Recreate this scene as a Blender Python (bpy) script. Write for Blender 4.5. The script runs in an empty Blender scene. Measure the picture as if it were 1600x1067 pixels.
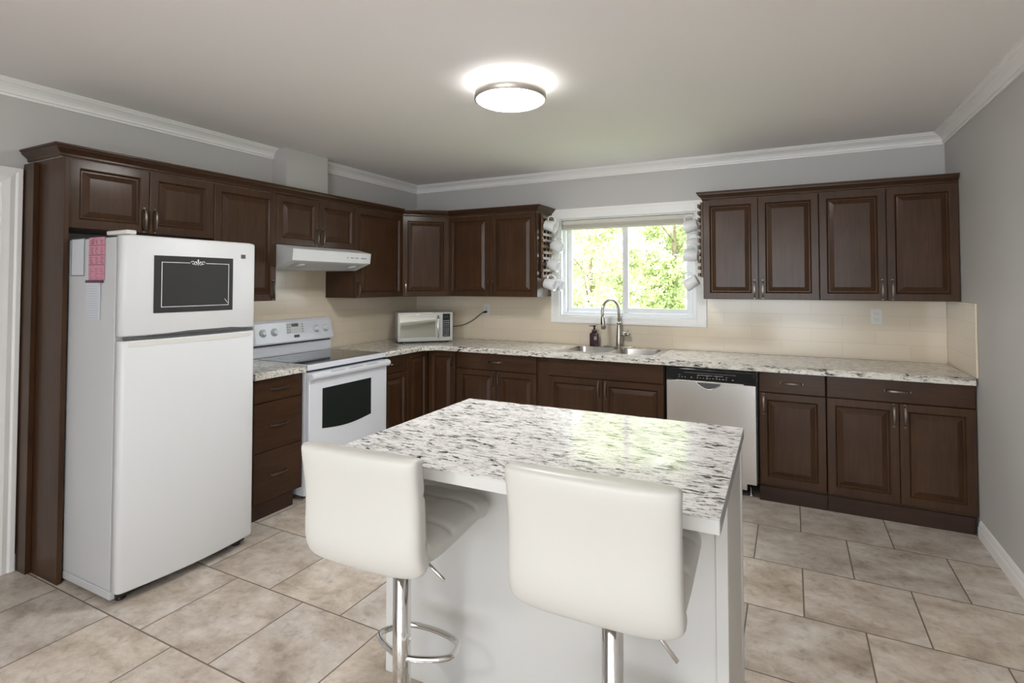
import bpy, bmesh, math, random
from mathutils import Vector, Matrix
from math import pi, sin, cos, radians as R

SC = bpy.context.scene
COL = SC.collection
W = 4.498          # room width (left wall x=0, right wall x=W)
CZ = 2.485         # ceiling height
YF = -10.5          # far end of the room, behind the camera

# ------------------------------------------------------------------ camera
cam = bpy.data.objects.new('camera', bpy.data.cameras.new('camera'))
COL.objects.link(cam)
cam.data.sensor_width = 36.0
cam.data.lens = 833.66 / 1600 * 36
cam.data.shift_x = -(817.56 - 800) / 1600
cam.data.shift_y = -(533.5 - 422.36) / 1600
cam.data.clip_start = 0.05
cam.location = (3.5444, -4.5466, 1.4484)
_yaw, _pit, _rol = 0.4648, 0.0258, -0.0009
_f = Vector((-sin(_yaw) * cos(_pit), cos(_yaw) * cos(_pit), sin(_pit)))
_r = Vector((cos(_yaw), sin(_yaw), 0)); _u = _r.cross(_f)
_r2 = cos(_rol) * _r + sin(_rol) * _u; _u2 = -sin(_rol) * _r + cos(_rol) * _u
cam.rotation_euler = Matrix((_r2, _u2, -_f)).transposed().to_euler()
SC.camera = cam

# ------------------------------------------------------------------ world, sun, daylight, exposure
world = bpy.data.worlds.new('sky'); SC.world = world; world.use_nodes = True
_nt = world.node_tree; _nt.nodes.clear()
_o = _nt.nodes.new('ShaderNodeOutputWorld'); _b = _nt.nodes.new('ShaderNodeBackground')
_b.inputs['Color'].default_value = (0.88, 0.945, 1.0, 1); _b.inputs['Strength'].default_value = 2.7
_nt.links.new(_b.outputs[0], _o.inputs[0])

def lamp(name, kind, loc, energy, color=(1, 1, 1), **kw):
    d = bpy.data.lights.new(name, kind); d.energy = energy; d.color = color
    o = bpy.data.objects.new(name, d); COL.objects.link(o); o.location = loc
    for k, v in kw.items(): setattr(d, k, v)
    return o
sun = lamp('sun', 'SUN', (0, 0, 10), 5.0, (1.0, 0.95, 0.86), angle=R(1.0))
sun.rotation_euler = Vector((0.28, 0.75, -1.15)).to_track_quat('-Z', 'Y').to_euler()
# sky portals: sampling guides lying in the window and in the glazed wall behind the camera
p1 = lamp('window_portal', 'AREA', (2.25, 0.17, 1.6), 1, shape='RECTANGLE', size=1.2, size_y=0.9)
p1.rotation_euler = (R(-90), 0, 0); p1.data.cycles.is_portal = True
p2 = lamp('patio_portal', 'AREA', (2.55, YF - 0.1, 1.17), 1, shape='RECTANGLE', size=3.5, size_y=2.35)
p2.rotation_euler = (R(90), 0, 0); p2.data.cycles.is_portal = True
p3 = lamp('side_portal', 'AREA', (W + 0.16, -7.5, 1.25), 1, shape='RECTANGLE', size=1.9, size_y=2.6)
p3.rotation_euler = (0, R(90), 0); p3.data.cycles.is_portal = True

SC.view_settings.view_transform = 'Standard'
SC.view_settings.look = 'None'
SC.view_settings.gamma = 1.0
SC.view_settings.use_curve_mapping = False
SC.view_settings.exposure = 1.64
SC.cycles.use_denoising = True
SC.cycles.max_bounces = 10
SC.cycles.diffuse_bounces = 6
SC.cycles.glossy_bounces = 4
SC.cycles.transparent_max_bounces = 12
SC.cycles.sample_clamp_indirect = 6.0
SC.cycles.caustics_reflective = False
SC.cycles.caustics_refractive = False

# ------------------------------------------------------------------ materials
def nodes(m):
    m.use_nodes = True
    nt = m.node_tree
    return nt, nt.nodes, nt.links
def setin(n, name, v):
    if name in n.inputs: n.inputs[name].default_value = v
def mat(name, col, rough=0.5, metal=0.0, coat=0.0, spec=0.5, emit=None, estr=0.0, aniso=0.0, bump=0.0, bscale=200.0):
    m = bpy.data.materials.new(name); nt, N, L = nodes(m)
    b = N['Principled BSDF']
    c = tuple(col) + (1,)
    setin(b, 'Base Color', c); setin(b, 'Roughness', rough); setin(b, 'Metallic', metal)
    setin(b, 'Coat Weight', coat); setin(b, 'Coat Roughness', 0.15); setin(b, 'Specular IOR Level', spec)
    setin(b, 'Anisotropic', aniso)
    tc = N.new('ShaderNodeTexCoord'); nz = N.new('ShaderNodeTexNoise')
    nz.inputs['Scale'].default_value = bscale; nz.inputs['Detail'].default_value = 2
    L.new(tc.outputs['Object'], nz.inputs['Vector'])
    # slight procedural variation of roughness
    mr = N.new('ShaderNodeMapRange'); mr.inputs['To Min'].default_value = max(0, rough - .02); mr.inputs['To Max'].default_value = min(1, rough + .02)
    L.new(nz.outputs['Fac'], mr.inputs['Value']); L.new(mr.outputs[0], b.inputs['Roughness'])
    if bump > 0:
        bp = N.new('ShaderNodeBump'); bp.inputs['Strength'].default_value = bump; bp.inputs['Distance'].default_value = 0.002
        L.new(nz.outputs['Fac'], bp.inputs['Height']); L.new(bp.outputs[0], b.inputs['Normal'])
    if emit:
        setin(b, 'Emission Color', tuple(emit) + (1,)); setin(b, 'Emission Strength', estr)
    return m
def ramp(N, stops, interp='LINEAR'):
    r = N.new('ShaderNodeValToRGB'); r.color_ramp.interpolation = interp
    e = r.color_ramp.elements
    while len(e) > 1: e.remove(e[-1])
    e[0].position = stops[0][0]; e[0].color = tuple(stops[0][1]) + (1,)
    for p, c in stops[1:]:
        q = e.new(p); q.color = tuple(c) + (1,)
    return r
def mapping(N, L, src, scale, loc=(0, 0, 0), rot=(0, 0, 0)):
    mp = N.new('ShaderNodeMapping'); mp.inputs['Scale'].default_value = scale
    mp.inputs['Location'].default_value = loc; mp.inputs['Rotation'].default_value = rot
    L.new(src, mp.inputs['Vector']); return mp.outputs[0]
def noise(N, L, vec, scale, detail=4, rough=0.55, dist=0.0):
    n = N.new('ShaderNodeTexNoise'); n.inputs['Scale'].default_value = scale; n.inputs['Detail'].default_value = detail
    n.inputs['Roughness'].default_value = rough; n.inputs['Distortion'].default_value = dist
    L.new(vec, n.inputs['Vector']); return n.outputs['Fac']
def mixc(N, L, fac, a, b, mode='MIX'):
    m = N.new('ShaderNodeMix'); m.data_type = 'RGBA'; m.blend_type = mode
    for i, v in ((0, fac), (6, a), (7, b)):
        if isinstance(v, (int, float)): m.inputs[i].default_value = v
        elif isinstance(v, tuple): m.inputs[i].default_value = v + (1,)
        else: L.new(v, m.inputs[i])
    return m.outputs[2]

def wood(name, dark, light, rough=0.42, vertical=True):
    m = bpy.data.materials.new(name); nt, N, L = nodes(m); b = N['Principled BSDF']
    tc = N.new('ShaderNodeTexCoord'); oi = N.new('ShaderNodeObjectInfo')
    add = N.new('ShaderNodeVectorMath'); add.operation = 'ADD'
    sc = N.new('ShaderNodeVectorMath'); sc.operation = 'SCALE'; sc.inputs[3].default_value = 7.0
    cmb = N.new('ShaderNodeCombineXYZ')
    for i in range(3): L.new(oi.outputs['Random'], cmb.inputs[i])
    L.new(cmb.outputs[0], sc.inputs[0]); L.new(tc.outputs['Object'], add.inputs[0]); L.new(sc.outputs[0], add.inputs[1])
    s = (26, 26, 1.6) if vertical else (1.6, 26, 26)
    v = mapping(N, L, add.outputs[0], s)
    g = noise(N, L, v, 2.2, 6, 0.6, 0.6)
    cl = noise(N, L, add.outputs[0], 5.0, 3, 0.5)
    r = ramp(N, [(0.30, dark), (0.72, light)]); L.new(g, r.inputs[0])
    r2 = ramp(N, [(0.3, (0.84, 0.84, 0.84)), (0.75, (1.12, 1.10, 1.08))]); L.new(cl, r2.inputs[0])
    L.new(mixc(N, L, 1.0, r.outputs[0], r2.outputs[0], 'MULTIPLY'), b.inputs['Base Color'])
    setin(b, 'Roughness', rough); setin(b, 'Specular IOR Level', 0.2); setin(b, 'Coat Weight', 0.2); setin(b, 'Coat Roughness', 0.16)
    bp = N.new('ShaderNodeBump'); bp.inputs['Strength'].default_value = 0.06; bp.inputs['Distance'].default_value = 0.001
    L.new(g, bp.inputs['Height']); L.new(bp.outputs[0], b.inputs['Normal'])
    return m

def granite(name, rough, warm=1.0):
    m = bpy.data.materials.new(name); nt, N, L = nodes(m); b = N['Principled BSDF']
    ge = N.new('ShaderNodeNewGeometry')
    P_ = ge.outputs['Position']
    c1 = noise(N, L, mapping(N, L, P_, (8, 20, 20)), 1.6, 6, 0.62, 0.9)                 # grey clouds
    col = ramp(N, [(0.30, (0.46, 0.455, 0.455)), (0.41, (0.72, 0.72, 0.72)), (0.50, (0.86, 0.86, 0.855)), (0.72, (0.90, 0.90, 0.895))]); L.new(c1, col.inputs[0])
    c2 = noise(N, L, mapping(N, L, P_, (13, 54, 54), loc=(3.1, 1.7, 0.4)), 1.5, 8, 0.68, 0.7)  # dark dashes
    d = ramp(N, [(0.535, (0, 0, 0)), (0.580, (1, 1, 1))]); L.new(c2, d.inputs[0])
    pr = ramp(N, [(0.38, (0, 0, 0)), (0.50, (1, 1, 1))]); L.new(noise(N, L, mapping(N, L, P_, (5, 9, 9)), 1.6, 4, 0.55), pr.inputs[0])
    mul = N.new('ShaderNodeMath'); mul.operation = 'MULTIPLY'; L.new(d.outputs[0], mul.inputs[0]); L.new(pr.outputs[0], mul.inputs[1])
    k = mixc(N, L, mul.outputs[0], col.outputs[0], (0.030, 0.028, 0.031))
    c3 = noise(N, L, mapping(N, L, P_, (26, 70, 70), loc=(9, 4, 2)), 1.7, 5, 0.62, 0.8)
    d3 = ramp(N, [(0.565, (0, 0, 0)), (0.64, (0.72, 0.72, 0.72))]); L.new(c3, d3.inputs[0])
    k = mixc(N, L, d3.outputs[0], k, (0.17, 0.16, 0.165))
    k = mixc(N, L, 1.0, k, (1.0 - .10 * warm, 1.0 - .135 * warm, 1.0 - .20 * warm), 'MULTIPLY')  # warm tint puts the backsplash's reflected colour into the laminate
    L.new(k, b.inputs['Base Color'])
    setin(b, 'Roughness', rough); setin(b, 'Specular IOR Level', 0.4)
    return m

def tile_floor():
    m = bpy.data.materials.new('stone_floor_tile'); nt, N, L = nodes(m); b = N['Principled BSDF']
    ge = N.new('ShaderNodeNewGeometry')
    v = mapping(N, L, ge.outputs['Position'], (1, 1, 1), loc=(-3.352, 1.0, 0))
    br = N.new('ShaderNodeTexBrick'); L.new(v, br.inputs['Vector'])
    br.offset = 0.5; br.offset_frequency = 2; br.squash = 1.0
    for k, val in (('Scale', 1.0), ('Mortar Size', 0.0034), ('Mortar Smooth', 0.1), ('Bias', 0.0), ('Brick Width', 0.4535), ('Row Height', 0.447)):
        br.inputs[k].default_value = val
    br.inputs['Color1'].default_value = (0.0, 0.0, 0.0, 1); br.inputs['Color2'].default_value = (1, 1, 1, 1); br.inputs['Mortar'].default_value = (0.5, 0.5, 0.5, 1)
    # each tile shows its own cut of the stone pattern
    sh = N.new('ShaderNodeVectorMath'); sh.operation = 'SCALE'; sh.inputs[3].default_value = 6.0
    L.new(br.outputs['Color'], sh.inputs[0])
    ad = N.new('ShaderNodeVectorMath'); ad.operation = 'ADD'; L.new(ge.outputs['Position'], ad.inputs[0]); L.new(sh.outputs[0], ad.inputs[1])
    vs = mapping(N, L, ad.outputs[0], (2.5, 3.5, 1))
    n1 = noise(N, L, vs, 1.7, 12, 0.70, 0.25)
    n2 = noise(N, L, ad.outputs[0], 19, 8, 0.68, 0.4)
    r1 = ramp(N, [(0.32, (0.34, 0.28, 0.225)), (0.43, (0.46, 0.395, 0.33)), (0.52, (0.555, 0.492, 0.428)), (0.65, (0.66, 0.61, 0.56))]); L.new(n1, r1.inputs[0])
    r2 = ramp(N, [(0.30, (0.70, 0.68, 0.66)), (0.47, (1, 1, 1)), (0.72, (1.10, 1.09, 1.09))]); L.new(n2, r2.inputs[0])
    k = mixc(N, L, 1.0, r1.outputs[0], r2.outputs[0], 'MULTIPLY')
    tint = mixc(N, L, br.outputs['Color'], (0.92, 0.93, 0.95), (1.05, 1.03, 0.99))
    k = mixc(N, L, 1.0, k, tint, 'MULTIPLY')
    k = mixc(N, L, br.outputs['Fac'], k, (0.17, 0.137, 0.108))
    L.new(k, b.inputs['Base Color'])
    rr = mixc(N, L, br.outputs['Fac'], (0.36, 0.36, 0.36), (0.8, 0.8, 0.8)); L.new(rr, b.inputs['Roughness'])
    bp = N.new('ShaderNodeBump'); bp.inputs['Strength'].default_value = 0.35; bp.inputs['Distance'].default_value = 0.003
    inv = N.new('ShaderNodeMath'); inv.operation = 'SUBTRACT'; inv.inputs[0].default_value = 1; L.new(br.outputs['Fac'], inv.inputs[1])
    h = N.new('ShaderNodeMath'); h.operation = 'MULTIPLY_ADD'; L.new(n2, h.inputs[0]); h.inputs[1].default_value = 0.12; L.new(inv.outputs[0], h.inputs[2])
    L.new(h.outputs[0], bp.inputs['Height']); L.new(bp.outputs[0], b.inputs['Normal'])
    return m

def splash_tile(name, horiz):
    m = bpy.data.materials.new(name); nt, N, L = nodes(m); b = N['Principled BSDF']
    ge = N.new('ShaderNodeNewGeometry'); sp = N.new('ShaderNodeSeparateXYZ'); cb = N.new('ShaderNodeCombineXYZ')
    L.new(ge.outputs['Position'], sp.inputs[0]); L.new(sp.outputs[horiz], cb.inputs[0]); L.new(sp.outputs[2], cb.inputs[1])
    v = mapping(N, L, cb.outputs[0], (1, 1, 1), loc=(-3.266 if horiz == 0 else 0.02, -1.119, 0))
    br = N.new('ShaderNodeTexBrick'); L.new(v, br.inputs['Vector']); br.offset = 0.5; br.offset_frequency = 2
    for k, val in (('Scale', 1.0), ('Mortar Size', 0.0012), ('Mortar Smooth', 0.2), ('Bias', 0.0), ('Brick Width', 0.4064), ('Row Height', 0.1005)):
        br.inputs[k].default_value = val
    br.inputs['Color1'].default_value = (0.73, 0.635, 0.495, 1); br.inputs['Color2'].default_value = (0.76, 0.665, 0.525, 1)
    br.inputs['Mortar'].default_value = (0.61, 0.53, 0.425, 1)
    L.new(br.outputs['Color'], b.inputs['Base Color'])
    setin(b, 'Roughness', 0.16)
    bp = N.new('ShaderNodeBump'); bp.inputs['Strength'].default_value = 0.3; bp.inputs['Distance'].default_value = 0.002; bp.invert = True
    L.new(br.outputs['Fac'], bp.inputs['Height']); L.new(bp.outputs[0], b.inputs['Normal'])
    return m

def glass(name, tint=(1, 1, 1), refl=0.07):
    m = bpy.data.materials.new(name); nt, N, L = nodes(m); N.remove(N['Principled BSDF'])
    t = N.new('ShaderNodeBsdfTransparent'); t.inputs[0].default_value = tint + (1,)
    g = N.new('ShaderNodeBsdfGlossy'); g.inputs['Roughness'].default_value = 0.02
    mx = N.new('ShaderNodeMixShader'); mx.inputs[0].default_value = refl
    L.new(t.outputs[0], mx.inputs[1]); L.new(g.outputs[0], mx.inputs[2]); L.new(mx.outputs[0], N['Material Output'].inputs[0])
    return m

def leafmat(name, c1, c2):
    m = bpy.data.materials.new(name); nt, N, L = nodes(m); N.remove(N['Principled BSDF'])
    ge = N.new('ShaderNodeNewGeometry'); n = noise(N, L, ge.outputs['Position'], 7.0, 3)
    r = ramp(N, [(0.35, c1), (0.65, c2)]); L.new(n, r.inputs[0])
    d = N.new('ShaderNodeBsdfDiffuse'); t = N.new('ShaderNodeBsdfTranslucent'); mx = N.new('ShaderNodeMixShader'); mx.inputs[0].default_value = 0.4
    L.new(r.outputs[0], d.inputs[0]); L.new(r.outputs[0], t.inputs[0]); L.new(d.outputs[0], mx.inputs[1]); L.new(t.outputs[0], mx.inputs[2])
    L.new(mx.outputs[0], N['Material Output'].inputs[0]); return m

M = dict(
    wall=mat('grey_wall_paint', (0.555, 0.543, 0.53), 0.55, bump=0.05, bscale=350),
    ceil=mat('ceiling_paint', (0.89, 0.87, 0.865), 0.8, bump=0.04, bscale=260),
    trim=mat('white_trim_paint', (0.90, 0.89, 0.875), 0.4),
    vinyl=mat('white_window_vinyl', (0.76, 0.77, 0.79), 0.35),
    wood=wood('espresso_wood', (0.043, 0.0198, 0.0088), (0.072, 0.0332, 0.0150)),
    woodh=wood('espresso_wood_horizontal', (0.040, 0.0185, 0.0083), (0.063, 0.0292, 0.0133), vertical=False),
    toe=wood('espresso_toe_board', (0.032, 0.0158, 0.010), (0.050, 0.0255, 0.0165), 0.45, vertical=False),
    rackwood=wood('rack_wood', (0.07, 0.04, 0.024), (0.22, 0.14, 0.085), 0.5),
    pull=mat('pewter_pull', (0.17, 0.145, 0.125), 0.34, 1.0),
    gran=granite('speckled_laminate', 0.14, 1.0),
    grani=granite('speckled_island_laminate', 0.10, 0.2),
    floor=tile_floor(),
    splash=splash_tile('cream_wall_tile', 0), splashl=splash_tile('cream_side_wall_tile', 1),
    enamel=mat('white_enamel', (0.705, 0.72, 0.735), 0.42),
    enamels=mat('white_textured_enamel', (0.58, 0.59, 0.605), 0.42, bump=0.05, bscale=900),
    stove=mat('cool_white_enamel', (0.76, 0.785, 0.84), 0.2, coat=0.3),
    cream=mat('aged_white_plastic', (0.715, 0.71, 0.68), 0.4),
    black=mat('black_plastic', (0.012, 0.012, 0.013), 0.35),
    gloss=mat('gloss_black_panel', (0.01, 0.01, 0.012), 0.07),
    cook=mat('ceramic_cooktop', (0.014, 0.014, 0.016), 0.06),
    oven=mat('dark_oven_glass', (0.016, 0.022, 0.020), 0.05),
    grey=mat('grey_print', (0.32, 0.32, 0.33), 0.5),
    dgrey=mat('dark_grey_print', (0.09, 0.09, 0.095), 0.5),
    white=mat('white_print', (0.82, 0.82, 0.80), 0.5),
    steel=mat('brushed_stainless', (0.78, 0.765, 0.75), 0.36, 1.0, aniso=0.4),
    sink=mat('sink_stainless', (0.62, 0.60, 0.57), 0.24, 1.0),
    nickel=mat('brushed_nickel', (0.52, 0.485, 0.44), 0.27, 1.0),
    ring=mat('satin_nickel_ring', (0.66, 0.62, 0.57), 0.42, 0.85),
    chrome=mat('chrome', (0.74, 0.73, 0.72), 0.06, 1.0),
    micro=mat('silver_microwave_paint', (0.60, 0.605, 0.58), 0.3, 0.4),
    mirror=mat('mirrored_microwave_glass', (0.86, 0.88, 0.83), 0.03, 1.0),
    lcd=mat('display_green_black', (0.02, 0.035, 0.02), 0.2),
    key=mat('keypad_key', (0.16, 0.17, 0.19), 0.4),
    leather=mat('white_faux_leather', (0.585, 0.572, 0.535), 0.42, bump=0.10, bscale=420),
    iswhite=mat('island_white_paint', (0.62, 0.61, 0.59), 0.38),
    mug=mat('white_mug_glaze', (0.80, 0.81, 0.83), 0.2),
    soap=mat('plum_bottle', (0.055, 0.022, 0.026), 0.25),
    pumpm=mat('dark_pump_plastic', (0.022, 0.012, 0.013), 0.35),
    blind=mat('cream_blind_fabric', (0.66, 0.64, 0.56), 0.7, bump=0.05, bscale=500),
    chalk=mat('chalkboard_black', (0.022, 0.022, 0.023), 0.65),
    pink=mat('pink_paper', (0.62, 0.27, 0.36), 0.7),
    plum=mat('purple_print', (0.12, 0.05, 0.09), 0.7),
    paper=mat('pale_blue_paper', (0.62, 0.65, 0.71), 0.7),
    brownp=mat('brown_print', (0.16, 0.09, 0.09), 0.7),
    outlet=mat('outlet_plastic', (0.76, 0.74, 0.70), 0.35),
    lens=mat('lamp_lens', (0.9, 0.9, 0.88), 0.5, emit=(1.0, 0.985, 0.965), estr=29.0),
    halo=mat('lamp_upper_diffuser', (0.9, 0.9, 0.88), 0.5, emit=(1.0, 0.985, 0.965), estr=4.8),
    pane=glass('window_pane', (0.97, 0.98, 0.97), 0.05),
    grass=mat('lawn', (0.30, 0.35, 0.18), 0.9, bump=0.5, bscale=60),
    bark=mat('tree_bark', (0.12, 0.085, 0.06), 0.9, bump=0.6, bscale=40),
    leafa=leafmat('pale_leaves', (0.27, 0.32, 0.13), (0.66, 0.68, 0.46)),
    leafb=leafmat('green_leaves', (0.15, 0.21, 0.07), (0.52, 0.58, 0.30)),
    siding=mat('fence_boards', (0.5, 0.46, 0.4), 0.8),
)

def creases(m):     # soft large creases in the stretched leather
    nt, N, L = nodes(m); b = N['Principled BSDF']; tc = N.new('ShaderNodeTexCoord')
    f = noise(N, L, mapping(N, L, tc.outputs['Object'], (1, 1, 1.5)), 6, 2, 0.45, 0.5)
    bp = N.new('ShaderNodeBump'); bp.inputs['Strength'].default_value = 0.07; bp.inputs['Distance'].default_value = 0.02
    old = b.inputs['Normal'].links[0].from_socket
    L.new(f, bp.inputs['Height']); L.new(old, bp.inputs['Normal']); L.new(bp.outputs[0], b.inputs['Normal'])
creases(M['leather'])

# ------------------------------------------------------------------ mesh builder
class MB:
    def __init__(s): s.bm = bmesh.new()
    def _add(s, verts, faces, smooth=False):
        vs = [s.bm.verts.new(v) for v in verts]
        out = []
        for f in faces:
            try:
                fc = s.bm.faces.new([vs[i] for i in f]); fc.smooth = smooth; out.append(fc)
            except ValueError: pass
        return vs, out
    def box(s, x0, x1, y0, y1, z0, z1, bev=0.0, seg=2, mtx=None):
        vs, fs = s._add([(x0, y0, z0), (x1, y0, z0), (x1, y1, z0), (x0, y1, z0), (x0, y0, z1), (x1, y0, z1), (x1, y1, z1), (x0, y1, z1)],
               [(0, 3, 2, 1), (4, 5, 6, 7), (0, 1, 5, 4), (1, 2, 6, 5), (2, 3, 7, 6), (3, 0, 4, 7)])
        allv = list(vs)
        if bev > 0:
            eds = set(e for f in fs for e in f.edges)
            r = bmesh.ops.bevel(s.bm, geom=list(eds), offset=bev, segments=seg, profile=0.5, affect='EDGES')
            allv = list(set(v for f in r['faces'] for v in f.verts) | set(v for v in vs if v.is_valid))
            for f in r['faces']: f.smooth = True
        if mtx is not None: bmesh.ops.transform(s.bm, matrix=mtx, verts=[v for v in allv if v.is_valid])
        return s
    def loops(s, rings, cap0=True, cap1=True, smooth=True, closed=True):
        n = len(rings[0]); idx = []; vs = []
        for r in rings: vs.append([s.bm.verts.new(p) for p in r])
        for a, b in zip(vs[:-1], vs[1:]):
            for i in range(n if closed else n - 1):
                j = (i + 1) % n
                f = s.bm.faces.new((a[i], a[j], b[j], b[i])); f.smooth = smooth
        if cap0: f = s.bm.faces.new(list(reversed(vs[0]))); f.smooth = False
        if cap1: f = s.bm.faces.new(vs[-1]); f.smooth = False
        return s
    def tube(s, pts, r, n=12, cap=True):
        pts = [Vector(p) for p in pts]; rs = r if isinstance(r, (list, tuple)) else [r] * len(pts)
        rings = []; nv = None
        for i, p in enumerate(pts):
            t = (pts[min(i + 1, len(pts) - 1)] - pts[max(i - 1, 0)]).normalized()
            if nv is None:
                nv = t.orthogonal().normalized()
            nv = (nv - t * nv.dot(t)).normalized(); bn = t.cross(nv)
            rings.append([p + rs[i] * (cos(2 * pi * k / n) * nv + sin(2 * pi * k / n) * bn) for k in range(n)])
        return s.loops(rings, cap, cap)
    def ring(s, pts, r, n=10):           # closed tube
        pts = [Vector(p) for p in pts]; m = len(pts); vs = []
        up = None
        for i, p in enumerate(pts):
            t = (pts[(i + 1) % m] - pts[i - 1]).normalized()
            if up is None: up = t.orthogonal().normalized()
            up = (up - t * up.dot(t)).normalized(); bn = t.cross(up)
            vs.append([s.bm.verts.new(p + r * (cos(2 * pi * k / n) * up + sin(2 * pi * k / n) * bn)) for k in range(n)])
        for i in range(m):
            a, b = vs[i], vs[(i + 1) % m]
            for k in range(n):
                f = s.bm.faces.new((a[k], a[(k + 1) % n], b[(k + 1) % n], b[k])); f.smooth = True
        return s
    def lathe(s, prof, n=32, mtx=None, cap0=True, cap1=True, center=(0, 0)):
        rings = []
        for r, z in prof:
            ring = [Vector((center[0] + r * cos(2 * pi * k / n), center[1] + r * sin(2 * pi * k / n), z)) for k in range(n)]
            if mtx is not None: ring = [mtx @ p for p in ring]
            rings.append(ring)
        return s.loops(rings, cap0, cap1)
    def prism(s, poly, axis, a, b):      # polygon in the two other axes, extruded along axis from a to b
        def P(q, t):
            return {'x': (t, q[0], q[1]), 'y': (q[0], t, q[1]), 'z': (q[0], q[1], t)}[axis]
        n = len(poly)
        s._add([P(q, a) for q in poly] + [P(q, b) for q in poly],
               [tuple(range(n))[::-1], tuple(range(n, 2 * n))] + [(i, (i + 1) % n, n + (i + 1) % n, n + i) for i in range(n)])
        return s
    def quad(s, pts):
        s._add(pts, [tuple(range(len(pts)))]); return s
    def panel(s, x0, x1, z0, z1, yb, lo):  # nested rectangles facing -y; lo = [(inset, height above yb)]
        rings = [[(x0 + i, yb - h, z0 + i), (x1 - i, yb - h, z0 + i), (x1 - i, yb - h, z1 - i), (x0 + i, yb - h, z1 - i)] for i, h in lo]
        return s.loops(rings, True, True, smooth=False)
    def sweep(s, path, prof, closed=False):  # mould: profile (out, z) swept along a 2D path with mitred corners; out = left of travel
        n = len(path); P = [Vector(p) for p in path]; rings = []
        for i in range(n):
            a = P[i] - P[i - 1] if i > 0 else None; b = P[i + 1] - P[i] if i < n - 1 else None
            if a is None: a = b
            if b is None: b = a
            a = a.normalized(); b = b.normalized()
            na, nb = Vector((-a.y, a.x)), Vector((-b.y, b.x)); mt = (na + nb); mt = mt / max(1e-6, mt.dot(na))
            rings.append([(P[i].x + mt.x * o, P[i].y + mt.y * o, z) for o, z in prof])
        return s.loops(rings, True, True, smooth=False)

ROOTM = {}
def root_of(o):
    while o.parent: o = o.parent
    return o
def B(name, mb, m, parent=None, world=False, label=None):
    bm = mb.bm
    if parent is not None and world:
        bmesh.ops.transform(bm, matrix=ROOTM[root_of(parent).name].inverted(), verts=bm.verts)
    bmesh.ops.recalc_face_normals(bm, faces=bm.faces)
    me = bpy.data.meshes.new(name); bm.to_mesh(me); bm.free()
    for mm in (m if isinstance(m, (list, tuple)) else [m]): me.materials.append(mm)
    o = bpy.data.objects.new(name, me); COL.objects.link(o)
    if parent is not None: o.parent = parent
    if label: o['label'] = label
    return o
def tag(o, label, cat, group=None, kind=None):
    o['label'] = label; o['category'] = cat
    if group: o['group'] = group
    if kind: o['kind'] = kind
    return o
def thing(name, label, cat, loc=(0, 0, 0), rz=0.0, group=None):
    o = bpy.data.objects.new(name, None); COL.objects.link(o); o.empty_display_size = 0.1
    o.location = loc; o.rotation_euler = (0, 0, rz)
    ROOTM[o.name] = Matrix.Translation(loc) @ Matrix.Rotation(rz, 4, 'Z')
    return tag(o, label, cat, group)
def struct(name, mb, m, label, cat, parent=None):
    o = B(name, mb, m, parent)
    if parent is None:
        tag(o, label, cat, kind='structure')
    return o
def copy_tree(o, parent=None):
    c = o.copy(); COL.objects.link(c); c.parent = parent
    for ch in [x for x in COL.objects if x.parent == o]: copy_tree(ch, c)
    return c

# ================================================================== ROOM SHELL
struct('floor', MB().box(-1.6, W + .15, YF - .1, .15, -.06, 0), M['floor'], 'beige stone-look floor tiles laid in a half-offset pattern', 'floor')
struct('ceiling', MB().box(-.15, W + .15, YF - .1, .15, CZ, CZ + .1), M['ceil'], 'plain pale ceiling over the whole kitchen', 'ceiling')
WX0, WX1, WZ0, WZ1 = 1.645, 2.85, 1.16, 2.043
b = MB(); b.box(-.15, WX0, 0, .15, 0, CZ).box(WX1, W + .15, 0, .15, 0, CZ).box(WX0, WX1, 0, .15, 0, WZ0).box(WX0, WX1, 0, .15, WZ1, CZ)
struct('wall_back', b, M['wall'], 'grey back wall with the window over the sink', 'wall')
struct('wall_right', MB().box(W, W + .15, -6.2, 0, 0, CZ).box(W, W + .15, YF, -8.8, 0, CZ).box(W, W + .15, -8.8, -6.2, 0, .3).box(W, W + .15, -8.8, -6.2, 2.2, CZ), M['wall'], 'bare grey wall at the right side of the kitchen', 'wall')  # the opening behind the camera is added for daylight from the side
DY0, DY1, DZ = -4.16, -3.335, 1.965
b = MB(); b.box(-.15, 0, DY1, 0, 0, CZ).box(-.15, 0, YF, DY0, 0, CZ).box(-.15, 0, DY0, DY1, DZ, CZ)
struct('wall_left', b, M['wall'], 'grey wall behind the fridge and stove', 'wall')
b = MB().box(.003, .148, -1.766, -1.36, 2.148, CZ - .001)
struct('wall_chase', b, M['wall'], 'boxed-in grey duct chase above the range hood cabinet', 'wall')
# glazed end wall behind the camera
b = MB(); b.box(0, .8, YF - .1, YF, 0, CZ).box(4.3, W, YF - .1, YF, 0, CZ).box(.8, 4.3, YF - .1, YF, 2.35, CZ)
struct('wall_front', b, M['wall'], 'grey end wall with a wide patio opening behind the viewer', 'wall')
struct('wall_light_blocker', MB().box(.001, 1.75, -5.75, -5.6, .001, CZ - .001), M['wall'], 'unseen grey wall stub added behind the viewer to shade the fridge side', 'wall')  # added out of view; keeps the far daylight off the fridge side
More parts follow.
